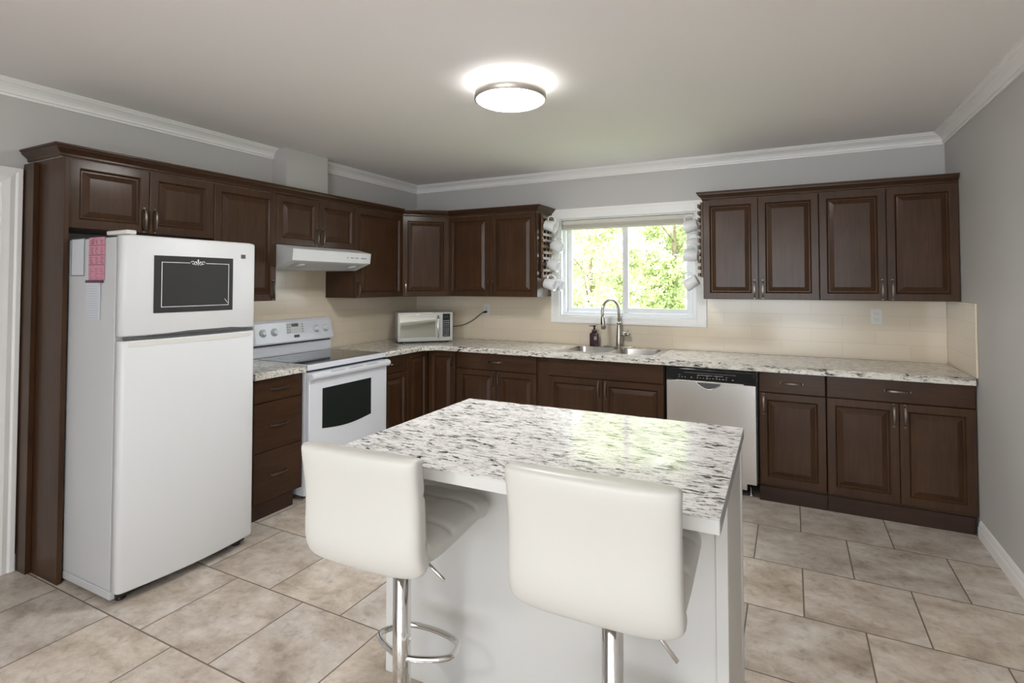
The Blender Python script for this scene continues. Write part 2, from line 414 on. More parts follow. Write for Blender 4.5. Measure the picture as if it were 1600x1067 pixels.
# door in the left wall
dr = B('door_1', MB().box(-.10, -.06, DY0 + .01, DY1 - .012, .01, DZ - .012, .002), M['wall']); tag(dr, 'grey door in a white casing left of the fridge', 'door', kind='structure')
b = MB()
cas = [(0, 0), (0, .010), (.012, .012), (.030, .016), (.050, .013), (.060, .018), (.078, .018), (.078, 0)]  # (width from opening, projection)
rings = []
for (sy, sz, py, pz) in ((1, 0, DY1, 0.002), (1, 1, DY1, DZ), (-1, 1, DY0, DZ), (-1, 0, DY0, 0.002)):
    rings.append([(p + .001, py + sy * w_, pz + sz * w_) for w_, p in cas])
b.loops(rings, True, True, smooth=False)
b.box(-.149, .0005, DY1 - .012, DY1, .002, DZ).box(-.149, .0005, DY0, DY0 + .012, .002, DZ).box(-.149, .0005, DY0 + .012, DY1 - .012, DZ - .012, DZ)
struct('trim_1', b, M['trim'], 'white moulded door casing at the far left', 'trim')
# ceiling mouldings
CR = [(0.001, CZ - .080), (.010, CZ - .080), (.012, CZ - .068), (.020, CZ - .066), (.021, CZ - .060), (.014, CZ - .057), (.018, CZ - .050), (.028, CZ - .036), (.042, CZ - .024), (.052, CZ - .019), (.052, CZ - .014), (.060, CZ - .013), (.062, CZ - .008), (.070, CZ - .007), (.070, CZ - .001), (.001, CZ - .001)]
struct('trim_2', MB().sweep([(0, -1.768), (0, YF + .01)], CR), M['trim'], 'white crown moulding above the fridge cabinets', 'trim')
struct('trim_3', MB().sweep([(W, YF + .01), (W, 0), (0, 0), (0, -1.358)], CR), M['trim'], 'white crown moulding round the back and right walls', 'trim')
BB = [(0.001, .001), (.017, .001), (.017, .055), (.013, .066), (.011, .080), (.006, .095), (.001, .098)]
struct('baseboard_right', MB().sweep([(W, YF + .01), (W, -.628)], BB), M['trim'], 'white baseboard along the right wall', 'baseboard')
struct('baseboard_left', MB().box(.001, .014, -3.256, -3.2515, .001, .085), M['trim'], 'short white baseboard piece beside the door casing', 'baseboard')
# backsplash
SZ0, SZ1 = .907, 1.3335
b = MB()
TX0, TX1, TZ0, TZ1 = 1.56, 2.933, 1.097, 2.135
b.box(.010, TX0 - .001, -.009, -.001, SZ0, SZ1).box(TX0 - .001, TX1 + .001, -.009, -.001, SZ0, TZ0 - .001).box(TX1 + .001, W - .010, -.009, -.001, SZ0, SZ1)
struct('backsplash', b, M['splash'], 'cream tiled backsplash along the back wall', 'backsplash')
b = MB().box(.001, .009, -2.36, -.001, SZ0, SZ1).box(.001, .009, -1.998, -1.243, SZ1, 1.70)
struct('backsplash', b, M['splashl'], 'cream tiled backsplash behind the stove', 'backsplash')
b = MB().box(W - .009, W - .001, -.632, -.001, SZ0, SZ1).box(W - .011, W - .001, -.642, -.632, SZ0, SZ1, .002)
struct('backsplash', b, M['splashl'], 'short cream tiled splash return on the right wall', 'backsplash')

# ------------------------------------------------------------------ window
win = thing('window_1', 'white two-pane sliding window over the sink', 'window'); win['kind'] = 'structure'
b = MB()   # casing
def rect_frame(bb, ox0, ox1, oz0, oz1, ix0, ix1, iz0, iz1, y0, y1, bev=.002):
    bb.box(ox0, ix0, y0, y1, oz0, oz1, bev).box(ix1, ox1, y0, y1, oz0, oz1, bev)
    bb.box(ix0, ix1, y0, y1, oz0, iz0, bev).box(ix0, ix1, y0, y1, iz1, oz1, bev)
rect_frame(b, TX0, TX1, TZ0, TZ1, WX0 - .004, WX1 + .004, WZ0 - .003, WZ1 + .003, -.016, -.0005)
rect_frame(b, TX0, TX1, TZ0, TZ1, TX0 + .022, TX1 - .022, TZ0 + .020, TZ1 - .022, -.023, -.0155)
B('casing', b, M['trim'], win)
b = MB(); rect_frame(b, WX0, WX1, WZ0, WZ1, WX0 + .012, WX1 - .012, WZ0 + .010, WZ1 - .010, -.0005, .149, .001)
rect_frame(b, WX0 + .012, WX1 - .012, WZ0 + .010, WZ1 - .010, WX0 + .035, WX1 - .035, WZ0 + .034, WZ1 - .03, .055, .145, .002)
B('window_frame', b, M['vinyl'], win)
def sash(x0, x1, z0, z1, y, st, gx):
    f = MB(); rect_frame(f, x0, x1, z0, z1, x0 + st, x1 - st, z0 + st * .8, z1 - st, y, y + .028, .003)
    s_ = B('sash', f, M['vinyl'], win)
    B('pane', MB().box(x0 + st - .004, x1 - st + .004, y + .011, y + .017, z0 + st * .8 - .004, z1 - st + .004), M['pane'], s_)
sash(WX0 + .036, 2.255, WZ0 + .036, WZ1 - .032, .100, .042, 0)
sash(2.215, WX1 - .036, WZ0 + .036, WZ1 - .032, .066, .050, 0)
bl = thing('window_blind', 'cream blind rolled up at the top of the window', 'blind', (2.2475, .03, 1.945))
B('head_rail', MB().box(WX0 + .016, WX1 - .016, .010, .052, 1.992, 2.030, .003), M['blind'], bl, True)
b = MB()
for i in range(4): b.box(WX0 + .018, WX1 - .018, .014 + .001 * (i % 2), .048, 1.957 + .009 * i, 1.957 + .009 * i + .0075, .003)
B('fabric', b, M['blind'], bl, True)
B('bottom_rail', MB().box(WX0 + .018, WX1 - .018, .012, .050, 1.944, 1.958, .004), M['blind'], bl, True)

# ================================================================== CABINETS
DOOR = [(0, 0), (0, .017), (.0025, .0195), (.044, .0195), (.047, .0175), (.051, .011), (.055, .006), (.060, .006), (.064, .008), (.086, .0165), (.089, .0175)]
SLAB = [(0, 0), (0, .015), (.004, .019)]
def pull(parent, x, y, z, vertical=True, L=.125, name='handle'):
    b = MB(); h = L / 2
    n = 14
    def ring_at(t):
        u = -h + 2 * h * t
        out = .023 * (sin(pi * t) ** .38) if 0 < t < 1 else 0.0
        return u, out
    rings = []
    for i in range(n + 1):
        u, out = ring_at(i / n)
        wd, th = .0048, .0028
        c = [(-wd, -th), (wd, -th), (wd, th), (-wd, th)]
        rr = []
        # section perpendicular to path in the u/out plane
        u2, o2 = ring_at(min(1, (i + .5) / n)); u1, o1 = ring_at(max(0, (i - .5) / n))
        t = Vector((u2 - u1, o2 - o1)).normalized(); nn = Vector((-t.y, t.x))
        for a, d in c:
            uu = u + nn.x * d; oo = out + nn.y * d
            rr.append((x + a, y - oo, z + uu) if vertical else (x + uu, y - oo, z + a))
        rings.append(rr)
    b.loops(rings, True, True, smooth=False)
    for sg in (-1, 1):
        if vertical: b.box(x - .006, x + .006, y - .005, y, z + sg * h - .007, z + sg * h + .007, .001)
        else: b.box(x + sg * h - .007, x + sg * h + .007, y - .005, y, z - .006, z + .006, .001)
    return B(name, b, M['pull'], parent)
def cab_door(root, x0, x1, z0, z1, yb, hside=None, hend='b', name='door'):
    g = .0018
    d = B(name, MB().panel(x0 + g, x1 - g, z0 + g, z1 - g, yb, DOOR), M['wood'], root)
    if hside:
        hx = x1 - .028 if hside == 'r' else x0 + .028
        hz = z0 + .075 if hend == 'b' else z1 - .075
        pull(d, hx, yb - .019, hz)
    return d
def cab_drawer(root, x0, x1, z0, z1, yb, handle=True, name='drawer'):
    g = .0018
    d = B(name, MB().panel(x0 + g, x1 - g, z0 + g, z1 - g, yb, SLAB), M['woodh'], root)
    if handle: pull(d, (x0 + x1) / 2, yb - .019, (z0 + z1) / 2 + .002, False)
    return d
def base_cab(label, loc, rz, w, doors, drawers, toe=(0, None), depth=.588, hollow=False, group='espresso base cabinets'):
    t = thing('base_cabinet', label, 'cabinet', loc, rz, group)
    if hollow:      # open top under the sink
        B('body', MB().box(.001, .018, -depth, -.004, .098, .8625).box(w - .018, w - .001, -depth, -.004, .098, .8625).box(.0181, w - .0181, -.016, -.004, .098, .70).box(.0181, w - .0181, -depth, -.0161, .098, .116).box(.0181, w - .0181, -depth, -depth + .019, .1161, .8625), M['wood'], t)
    else:
        B('body', MB().box(.001, w - .001, -depth, -.004, .098, .8625, .001), M['wood'], t)
    a, c = toe; c = w if c is None else c
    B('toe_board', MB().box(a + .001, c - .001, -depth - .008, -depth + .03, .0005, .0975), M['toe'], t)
    for x0, x1, z0, z1, hs in doors: cab_door(t, x0, x1, z0, z1, -depth, hs, 't')
    for x0, x1, z0, z1, h in drawers: cab_drawer(t, x0, x1, z0, z1, -depth, h)
    return t
def wall_cab(label, loc, rz, w, z1, doors, depth=.312, group='espresso wall cabinets'):
    t = thing('wall_cabinet', label, 'cabinet', loc, rz, group)
    H = z1 - loc[2]
    B('body', MB().box(.001, w - .001, -depth, -.004, 0, H, .001), M['wood'], t)
    for x0, x1, z0, zz, hs in doors: cab_door(t, x0, x1, z0, zz, -depth, hs, 'b')
    return t
LR = R(90)
UB, UT = 1.335, 2.082
# left wall uppers (local x runs towards the back wall)
LD = .326
wall_cab('wide low cabinet above the fridge with two doors', (0, -3.203, 1.73), LR, .752, UT, [(0.002, .377, 0, UT - 1.73, 'r'), (.377, .752, 0, UT - 1.73, 'l')], LD)
wall_cab('narrow tall wall cabinet between the fridge and the range hood', (0, -2.451, UB), LR, .452, UT, [(0, .452, 0, UT - UB, 'r')], LD)
wall_cab('short cabinet right above the range hood', (0, -1.999, 1.73), LR, .757, UT, [(0, .378, 0, UT - 1.73, 'r'), (.378, .757, 0, UT - 1.73, 'l')], LD)
wall_cab('tall wall cabinet between the range hood and the corner cabinet', (0, -1.242, UB), LR, .60, UT, [(0, .60, 0, UT - UB, 'l')], LD)
# diagonal corner cabinet
t = thing('wall_cabinet', 'diagonal corner wall cabinet above the microwave', 'cabinet', (.3, -.3, UB), 0, 'espresso wall cabinets')
DGX = .640
b = MB().prism([(.004, -.004), (.004, -DGX), (.326, -DGX), (DGX, -.326), (DGX, -.004)], 'z', UB, UT); B('body', b, M['wood'], t, True)
dl = math.hypot(DGX - .326, DGX - .326)
mtx = Matrix.Translation((.326, -DGX, UB)) @ Matrix.Rotation(R(45), 4, 'Z')
dd = MB().panel(.008, dl - .008, .002, UT - UB - .002, 0, DOOR); bmesh.ops.transform(dd.bm, matrix=mtx, verts=dd.bm.verts)
dob = B('door', dd, M['wood'], t, True)
hb = pull(dob, .036, -.019, .075)
hb.data.transform(ROOTM[t.name].inverted() @ mtx)
# back wall uppers
wall_cab('two-door wall cabinet between the corner cabinet and the window', (.642, 0, UB), 0, .924, UT, [(0, .456, 0, UT - UB, 'r'), (.456, .914, 0, UT - UB, 'l')], LD)
wall_cab('two-door wall cabinet just right of the window', (2.950, 0, UB), 0, .772, UT, [(.004, .386, 0, UT - UB, 'r'), (.386, .772, 0, UT - UB, 'l')])
wall_cab('two-door wall cabinet against the right wall', (3.722, 0, UB), 0, .773, UT, [(0, .390, 0, UT - UB, 'r'), (.390, .773, 0, UT - UB, 'l')])
CM = [(0, UT + .001), (.004, UT + .001), (.008, UT + .008), (.008, UT + .016), (.016, UT + .024), (.026, UT + .034), (.032, UT + .038), (.034, UT + .048), (.040, UT + .050), (.040, UT + .060), (0, UT + .060)]
f1 = LD + .010
o = B('cabinet_crown', MB().sweep([(1.566, -.004), (1.566, -f1), (DGX, -f1), (f1, -DGX), (f1, -3.229), (.004, -3.229)], CM), M['woodh'])
tag(o, 'dark crown moulding running over the left wall cabinets to the window', 'moulding', 'cabinet crown mouldings')
o = B('cabinet_crown', MB().sweep([(W - .003, -.322), (2.950, -.322), (2.950, -.004)], CM), M['woodh'])
tag(o, 'dark crown moulding over the cabinets right of the window', 'moulding', 'cabinet crown mouldings')
# tall end panel beside the fridge
t = thing('end_panel', 'tall dark wood end panel on the left side of the fridge', 'panel', (.18, -3.22, 0))
B('board', MB().box(.003, .366, -3.226, -3.205, .001, UT - .002, .001), M['wood'], t, True)
B('scribe_strip', MB().box(.003, .112, -3.250, -3.2262, .001, UT - .012, .002), M['wood'], t, True)

# base cabinets, left run
base_cab('three-drawer base cabinet between the fridge and the stove', (0, -2.357, 0), LR, .366,
         [], [(0, .366, .71, .862, True), (0, .366, .405, .71, True), (0, .366, .095, .405, True)], (0, .303))
base_cab('narrow base cabinet between the stove and the corner', (0, -1.210, 0), LR, .318, [(0, .318, .105, .715, None)], [(0, .318, .715, .862, True)])
# corner base (bifold doors)
t = thing('corner_cabinet', 'corner base cabinet with two doors meeting at a right angle', 'cabinet', (.4, -.4, 0), 0, 'espresso base cabinets')
D0 = .588
b = MB().prism([(.004, -.004), (.004, -.891), (D0, -.891), (D0, -D0), (.897, -D0), (.897, -.004)], 'z', .098, .8625); B('body', b, M['wood'], t, True)
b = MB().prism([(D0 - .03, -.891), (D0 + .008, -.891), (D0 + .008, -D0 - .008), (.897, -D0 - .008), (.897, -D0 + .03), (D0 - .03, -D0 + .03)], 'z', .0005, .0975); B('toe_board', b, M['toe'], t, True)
m1 = Matrix.Translation((D0, -.891, 0)) @ Matrix.Rotation(LR, 4, 'Z')
dd = MB().panel(.002, .279, .105, .855, 0, DOOR); bmesh.ops.transform(dd.bm, matrix=m1, verts=dd.bm.verts); B('door', dd, M['wood'], t, True)
m2 = Matrix.Translation((D0, -D0, 0))
dd = MB().panel(.026, .307, .105, .855, 0, DOOR); bmesh.ops.transform(dd.bm, matrix=m2, verts=dd.bm.verts); d2 = B('door', dd, M['wood'], t, True)
hb = pull(d2, .285, -.019, .78); hb.data.transform(ROOTM[t.name].inverted() @ m2)
# back run
base_cab('base cabinet with one drawer over two doors between the corner and the sink', (.899, 0, 0), 0, .800, [(.012, .412, .105, .715, 'r'), (.412, .790, .105, .715, 'l')], [(.012, .790, .715, .862, True)])
base_cab('sink base cabinet with a plain false front over two doors', (1.700, 0, 0), 0, 1.016, [(.094, .545, .105, .715, 'r'), (.545, 1.012, .105, .715, 'l')], [(.094, 1.012, .715, .862, False)], hollow=True)
base_cab('narrow base cabinet just right of the dishwasher', (3.340, 0, 0), 0, .397, [(0.004, .396, .115, .722, 'l')], [(0.004, .396, .722, .862, True)])
base_cab('wide base cabinet in the right corner with one drawer over two doors', (3.739, 0, 0), 0, .756, [(0, .384, .115, .722, 'r'), (.384, .754, .115, .722, 'l')], [(0, .754, .722, .862, True)], (0, .740))

# ------------------------------------------------------------------ worktops
CT0, CT1, CF = .8635, .9055, -.640
def slab(bb, xs, ys, keep, extra=(), front=None, z0=CT0, z1=CT1, rad=.014):
    bm = bb.bm; V = {}
    def v(x, y, z):
        k = (round(x, 4), round(y, 4), z)
        if k not in V: V[k] = bm.verts.new((x, y, z))
        return V[k]
    polys = []
    for i in range(len(xs) - 1):
        for j in range(len(ys) - 1):
            cx, cy = (xs[i] + xs[i + 1]) / 2, (ys[j] + ys[j + 1]) / 2
            if keep(cx, cy): polys.append([(xs[i], ys[j]), (xs[i + 1], ys[j]), (xs[i + 1], ys[j + 1]), (xs[i], ys[j + 1])])
    polys += list(extra)
    cnt = {}
    for p in polys:
        bm.faces.new([v(x, y, z1) for x, y in p]); bm.faces.new([v(x, y, z0) for x, y in reversed(p)])
        for a, c in zip(p, p[1:] + p[:1]):
            a = (round(a[0], 4), round(a[1], 4)); c = (round(c[0], 4), round(c[1], 4))
            if (c, a) in cnt: del cnt[(c, a)]
            else: cnt[(a, c)] = 1
    for (a, c) in cnt: bm.faces.new([v(a[0], a[1], z1), v(a[0], a[1], z0), v(c[0], c[1], z0), v(c[0], c[1], z1)])
    if front:
        ed = [e for e in bm.edges if abs(e.verts[0].co.z - z1) < 1e-5 and abs(e.verts[1].co.z - z1) < 1e-5 and front((e.verts[0].co + e.verts[1].co) / 2, e) and len(e.link_faces) == 2 and any(abs(f.normal.z) < .5 for f in (ff.normal_update() or ff for ff in e.link_faces))]
        r = bmesh.ops.bevel(bm, geom=ed, offset=rad, segments=5, profile=.5, affect='EDGES')
        for f in r['faces']: f.smooth = True
    return bb
SX0, SX1, SY0, SY1 = 1.855, 2.628, -.522, -.048      # sink cut-out
b = slab(MB(), [.004, .64, .74, SX0, SX1, 3.738], [-1.2125, -.74, CF, SY0, SY1, -.0045],
         lambda x, y: (y > CF or x < .64) and not (SX0 < x < SX1 and SY0 < y < SY1),
         [[(.64, -.74), (.74, CF), (.64, CF)]],
         lambda m, e: (abs(m.y - CF) < 1e-3 and m.x > .73) or (abs(m.x - .64) < 1e-3 and m.y < -.73) or (abs((m.x - .64) - (m.y + .74)) < 1e-3 and .66 < m.x < .72))
tag(B('worktop', b, M['gran']), 'L-shaped speckled worktop running from the stove round to the sink', 'worktop', 'speckled worktops')
b = slab(MB(), [3.7395, W - .012], [CF, -.0105], lambda x, y: True, (), lambda m, e: abs(m.y - CF) < 1e-3)
tag(B('worktop', b, M['gran']), 'short speckled worktop at the right wall, beyond the joint', 'worktop', 'speckled worktops')
b = slab(MB(), [.0105, .64], [-2.372, -1.9925], lambda x, y: True, (), lambda m, e: abs(m.x - .64) < 1e-3)
tag(B('worktop', b, M['gran']), 'small speckled worktop piece between the fridge and the stove', 'worktop', 'speckled worktops')

# ------------------------------------------------------------------ sink, faucet, soap
def rrect(x0, x1, y0, y1, r, z, n=5):
    pts = []
    for cx, cy, a0 in ((x1 - r, y1 - r, 0), (x0 + r, y1 - r, 90), (x0 + r, y0 + r, 180), (x1 - r, y0 + r, 270)):
        for k in range(n + 1):
            a = R(a0 + 90 * k / n); pts.append((cx + r * cos(a), cy + r * sin(a), z))
    return pts
t = thing('sink', 'double-bowl stainless steel sink set in the worktop under the window', 'sink', (2.24, -.29, CT1))
zr = CT1 + .0035
b = MB(); XM0, XM1 = 2.246, 2.278
b.box(SX0 - .014, 1.886, SY0 - .014, SY1 + .014, CT1 + .0005, zr, .001).box(2.604, SX1 + .014, SY0 - .014, SY1 + .014, CT1 + .0005, zr, .001)
b.box(1.886, 2.604, SY0 - .014, -.500, CT1 + .0005, zr, .001).box(1.886, 2.604, -.135, SY1 + .014, CT1 + .0005, zr, .001).box(XM0, XM1, -.500, -.135, CT1 + .0005, zr, .001)
B('rim', b, M['sink'], t, True)
for x0, x1 in ((1.884, XM0 + .002), (XM1 - .002, 2.606)):
    b = MB(); y0, y1 = -.502, -.133
    rings = [rrect(x0 + d, x1 - d, y0 + d, y1 - d, max(.01, .055 - d * .2), z) for d, z in ((0, zr), (.003, CT1 - .01), (.008, CT1 - .14), (.016, CT1 - .165), (.035, CT1 - .175))]
    # corner fillets of the rim
    b.loops(rings, False, True)
    fl = rrect(x0, x1, y0, y1, .055, zr + .0003); co = [(x1, y1), (x0, y1), (x0, y0), (x1, y0)]
    for q in range(4):
        b.quad([(co[q][0], co[q][1], zr + .0003)] + list(reversed(fl[q * 6:q * 6 + 6])))
    bw = B('bowl', b, M['sink'], t, True)
    B('drain', MB().lathe([(.045, CT1 - .1745), (.045, CT1 - .172), (.03, CT1 - .172), (.026, CT1 - .1735)], 20, center=((x0 + x1) / 2, -.3)), M['chrome'], bw, True)
t = thing('faucet', 'tall brushed nickel gooseneck faucet behind the sink', 'faucet', (2.222, -.078, zr))
FX, FY = 2.222, -.078
B('base_plate', MB().box(2.087, 2.357, FY - .028, FY + .026, zr + .0005, zr + .009, .004), M['nickel'], t, True)
B('post', MB().lathe([(.026, zr + .009), (.027, zr + .03), (.024, zr + .09), (.017, zr + .185), (.015, zr + .198), (.021, zr + .202), (.021, zr + .212), (.0135, zr + .216)], 20, center=(FX, FY)), M['nickel'], t, True)
dv = Vector((-.46, -.89, 0)).normalized()
pts = [Vector((FX, FY, zr + .21)), Vector((FX, FY, zr + .31))]
rad = .098
for k in range(1, 17):
    a = pi - pi * k / 16 * 1.06
    pts.append(Vector((FX, FY, zr + .31)) + dv * (rad + rad * cos(a)) + Vector((0, 0, rad * sin(a))))
tl = (pts[-1] - pts[-2]).normalized()
pts.append(pts[-1] + tl * .02)
B('gooseneck', MB().tube(pts, .0125, 14), M['nickel'], t, True)
e0 = pts[-1]
hd = B('spray_head', MB().tube([e0 - tl * .002, e0 + tl * .012, e0 + tl * .07, e0 + tl * .105], [.014, .0165, .0195, .021], 16), M['nickel'], t, True)
B('spray_button', MB().tube([e0 + tl * .01 + dv * .014, e0 + tl * .07 + dv * .019], [.006, .008], 8), M['black'], hd, True)
B('spray_nozzle', MB().tube([e0 + tl * .105, e0 + tl * .110], [.0165, .015], 16), M['black'], hd, True)
b = MB().tube([(FX + .018, FY, 1.021), (FX + .062, FY - .002, 1.021)], [.0165, .0165], 16).tube([(FX + .062, FY - .002, 1.021), (FX + .083, FY - .003, 1.021), (FX + .094, FY - .003, 1.021)], [.0185, .0195, .016], 16)
b.tube([(FX + .075, FY - .004, 1.028), (FX + .082, FY - .010, 1.060)], [.006, .0045], 8)
B('lever', b, M['nickel'], t, True)
t = thing('soap_bottle', 'dark plum soap pump bottle standing left of the faucet', 'bottle', (2.005, -.10, zr))
sx, sy = 2.005, -.093
b = MB(); b.loops([rrect(sx - w_, sx + w_, sy - d_, sy + d_, r_, zr + z_) for w_, d_, r_, z_ in ((.037, .022, .012, .001), (.039, .025, .014, .006), (.039, .025, .014, .100), (.036, .023, .014, .112), (.022, .018, .012, .118))])
B('bottle_body', b, M['soap'], t, True)
B('collar', MB().lathe([(.021, zr + .1185), (.022, zr + .122), (.022, zr + .138), (.013, zr + .142)], 18, center=(sx, sy)), M['pumpm'], t, True)
b = MB().lathe([(.008, zr + .142), (.007, zr + .168), (.017, zr + .170), (.019, zr + .178), (.012, zr + .182)], 14, center=(sx, sy)); b.box(sx - .045, sx - .01, sy - .006, sy + .006, zr + .170, zr + .178, .002, mtx=None)
B('pump', b, M['pumpm'], t, True)
B('bottle_label', MB().box(sx + .006, sx + .030, sy - .0262, sy - .0252, zr + .055, zr + .085), M['grey'], t, True)
b = MB()
# ------------------------------------------------------------------ wall outlets
def outlet(x, z, label):
    t = thing('wall_outlet', label, 'outlet', (x, -.012, z), 0, 'backsplash outlets')
    B('cover_plate', MB().box(-.036, .036, -.003, .0025, -.058, .058, .002), M['outlet'], t)
    for dz in (.021, -.021):
        f = B('receptacle', MB().box(-.0165, .0165, -.0055, -.003, dz - .0145, dz + .0145, .003), M['outlet'], t)
        B('slots', MB().box(-.008, -.006, -.0060, -.0054, dz - .003, dz + .006).box(.006, .008, -.0060, -.0054, dz - .003, dz + .006).box(-.002, .002, -.0060, -.0054, dz - .010, dz - .006), M['dgrey'], f)
outlet(.866, 1.198, 'white wall outlet behind the microwave with a cord plugged in')
outlet(4.086, 1.214, 'white wall outlet below the right wall cabinets, nothing plugged in')

# ================================================================== MICROWAVE
MA = math.atan2(.354, .369)
MZ = CT1
t = thing('microwave', 'silver countertop microwave with a mirrored door in the corner', 'microwave', (.322, -.684, MZ), MA)
mw, mh, mdp = .506, .280, .36
B('case', MB().box(0, mw, .016, mdp, .012, mh, .004), M['micro'], t)
B('front_frame', MB().box(0, mw, 0, .0155, .012, mh + .001, .004), M['micro'], t)
d = B('door', MB().box(.012, .385, -.004, -.0002, .022, mh - .008, .003), M['micro'], t)
B('mirror_pane', MB().box(.018, .345, -.0055, -.0042, .050, mh - .016, .001), M['mirror'], d)
hp = [(.368, -.004, .048), (.366, -.026, .075), (.364, -.036, .14), (.366, -.026, .215), (.368, -.004, .245)]
def smooth_path(p, n=6):
    out = []; P = [Vector(q) for q in p]
    for i in range(len(P) - 1):
        p0, p1, p2, p3 = P[max(i - 1, 0)], P[i], P[i + 1], P[min(i + 2, len(P) - 1)]
        for k in range(n):
            s_ = k / n
            out.append(.5 * ((2 * p1) + (p2 - p0) * s_ + (2 * p0 - 5 * p1 + 4 * p2 - p3) * s_ ** 2 + (3 * p1 - p0 - 3 * p2 + p3) * s_ ** 3))
    return out + [P[-1]]
B('handle', MB().tube(smooth_path(hp), .0085, 12), M['chrome'], d)
k = B('keypad', MB().box(.411, .480, -.004, -.0002, .052, mh - .014, .002), M['gloss'], t)
b = MB()
for r_ in range(7):
    for c_ in range(3): b.box(.417 + c_ * .0195, .417 + c_ * .0195 + .0155, -.0046, -.0041, .078 + r_ * .0195, .078 + r_ * .0195 + .012)
b.box(.419, .472, -.0046, -.0041, .060, .070)
B('buttons', b, M['key'], k)
B('display', MB().box(.420, .472, -.0046, -.0041, .222, .244), M['lcd'], k)
for px in (.04, mw - .04):
    for py in (.04, mdp - .05): B('foot', MB().lathe([(.012, .0005), (.014, .012)], 12, center=(px, py)), M['black'], t)
# power cord from the microwave side to the outlet
pm = ROOTM[t.name]
st = pm @ Vector((mw + .0, mdp - .02, .125))
cp = [st, st + Vector((.03, .012, -.004)), (.56, -.045, 1.032), (.62, -.035, 1.045), (.72, -.033, 1.092), (.80, -.033, 1.148), (.842, -.030, 1.176)]
b = MB().tube(smooth_path(cp, 8), .0036, 8); c_ = B('power_cord', b, M['black'], t, True)
B('plug', MB().tube([(.838, -.033, 1.172), (.866, -.024, 1.177), (.866, -.0180, 1.177)], [.007, .012, .012], 10), M['black'], c_, True)

# ================================================================== RANGE HOOD
t = thing('range_hood', 'white under-cabinet range hood above the stove', 'range hood', (.25, -1.62, 1.557))
prof = [(.010, 1.728), (.352, 1.728), (.385, 1.722), (.506, 1.694), (.508, 1.690), (.500, 1.614), (.494, 1.611), (.345, 1.559), (.010, 1.557)]
b = MB()
n = len(prof)
ys = [(-1.996, 0.0), (-1.992, .0), (-1.246, .0), (-1.242, 0.0)]
b.loops([[(x, y, z) for x, z in prof] for y, _ in ys], True, True, smooth=False)
B('canopy', b, M['enamel'], t, True)
b = MB().loops([[(x, y, z - .0015) for x, z in ((.36, 1.5650), (.478, 1.6055), (.478, 1.6045), (.36, 1.5640))] for y in (-1.94, -1.30)], True, True, smooth=False)
B('underside_panel', b, M['enamels'], t, True)
for yy in (-1.86, -1.36):
    mt = Matrix.Translation((.42, yy, 1.5832)) @ Matrix.Rotation(R(-19), 4, 'Y')
    B('hood_lamp', MB().lathe([(.036, 0), (.034, -.006), (.0, -.008)], 20, mtx=mt, cap1=False), M['enamels'], t, True)
b = MB()
for yy, wd in ((-1.50, .012), (-1.46, .03), (-1.41, .028), (-1.35, .028), (-1.32, .03)):
    B('control_button', MB().box(.5052, .5072, yy, yy + wd, 1.648, 1.656), M['grey'], t, True)

# ================================================================== STOVE
t = thing('stove', 'white freestanding electric stove with a black ceramic cooktop', 'stove', (.33, -1.605, 0))
Y0, Y1 = -1.988, -1.216
B('body', MB().box(.012, .622, Y0 + .003, Y1 - .003, .03, .880, .002), M['stove'], t, True)
b = MB(); b.box(.085, .645, Y0, Y1, .882, .906, .004); b.box(.625, .650, Y0, Y1, .868, .906, .005)
ct = B('cooktop', b, M['stove'], t, True)
B('ceramic_glass', MB().box(.125, .615, Y0 + .022, Y1 - .022, .9062, .9085, .0008), M['cook'], ct, True)
for cx_, cy_, r_ in ((.49, -1.80, .10), (.49, -1.40, .085), (.25, -1.80, .075), (.25, -1.41, .10)):
    b = MB()
    for q in range(48):
        a0, a1 = 2 * pi * q / 48, 2 * pi * (q + 1) / 48
        b.quad([(cx_ + r_ * cos(a0), cy_ + r_ * sin(a0), .9087), (cx_ + r_ * cos(a1), cy_ + r_ * sin(a1), .9087), (cx_ + (r_ - .002) * cos(a1), cy_ + (r_ - .002) * sin(a1), .9087), (cx_ + (r_ - .002) * cos(a0), cy_ + (r_ - .002) * sin(a0), .9087)])
    B('burner_ring', b, M['dgrey'], ct, True)
# backguard
b = MB()
bp_ = [(.012, .906), (.052, .906), (.052, .998), (.012, .998)]
b.prism(bp_, 'y', Y0 + .006, Y1 - .006); b2 = b
B('riser', b2, M['stove'], t, True)
b = MB()
rings = []
for y, dz, dx in ((Y0, .030, .012), (Y0 + .004, .018, .006), (Y0 + .012, .008, .002), (Y0 + .03, 0, 0), (Y1 - .03, 0, 0), (Y1 - .012, .008, .002), (Y1 - .004, .018, .006), (Y1, .030, .012)):
    rings.append([(.012, y, 1.000 + dx), (.085 - dx, y, 1.000 + dx), (.088 - dx, y, 1.010 + dx), (.064 - dx, y, 1.155 - dz), (.054 - dx, y, 1.170 - dz), (.040, y, 1.177 - dz), (.012, y, 1.178 - dz)])
b.loops(rings, True, True, smooth=False)
bg = B('backguard', b, M['stove'], t, True)
B('gap_shade_strip', MB().box(.0522, .0580, Y0 + .02, Y1 - .02, .985, .9995), M['black'], t, True)  # black strip stands in for the shade under the backguard
nrm = Vector((.145, 0, .024)).normalized()
def onbg(y, z, off=0.0):
    tt = (z - 1.010) / .145
    return Vector((.088 - .024 * tt, y, z)) + nrm * off
def bgquad(bb, y0, y1, z0, z1, th=.0012):
    pts0 = [onbg(y0, z0, .0003), onbg(y1, z0, .0003), onbg(y1, z1, .0003), onbg(y0, z1, .0003)]
    bb.loops([pts0, [p + nrm * th for p in pts0]], True, True, smooth=False)
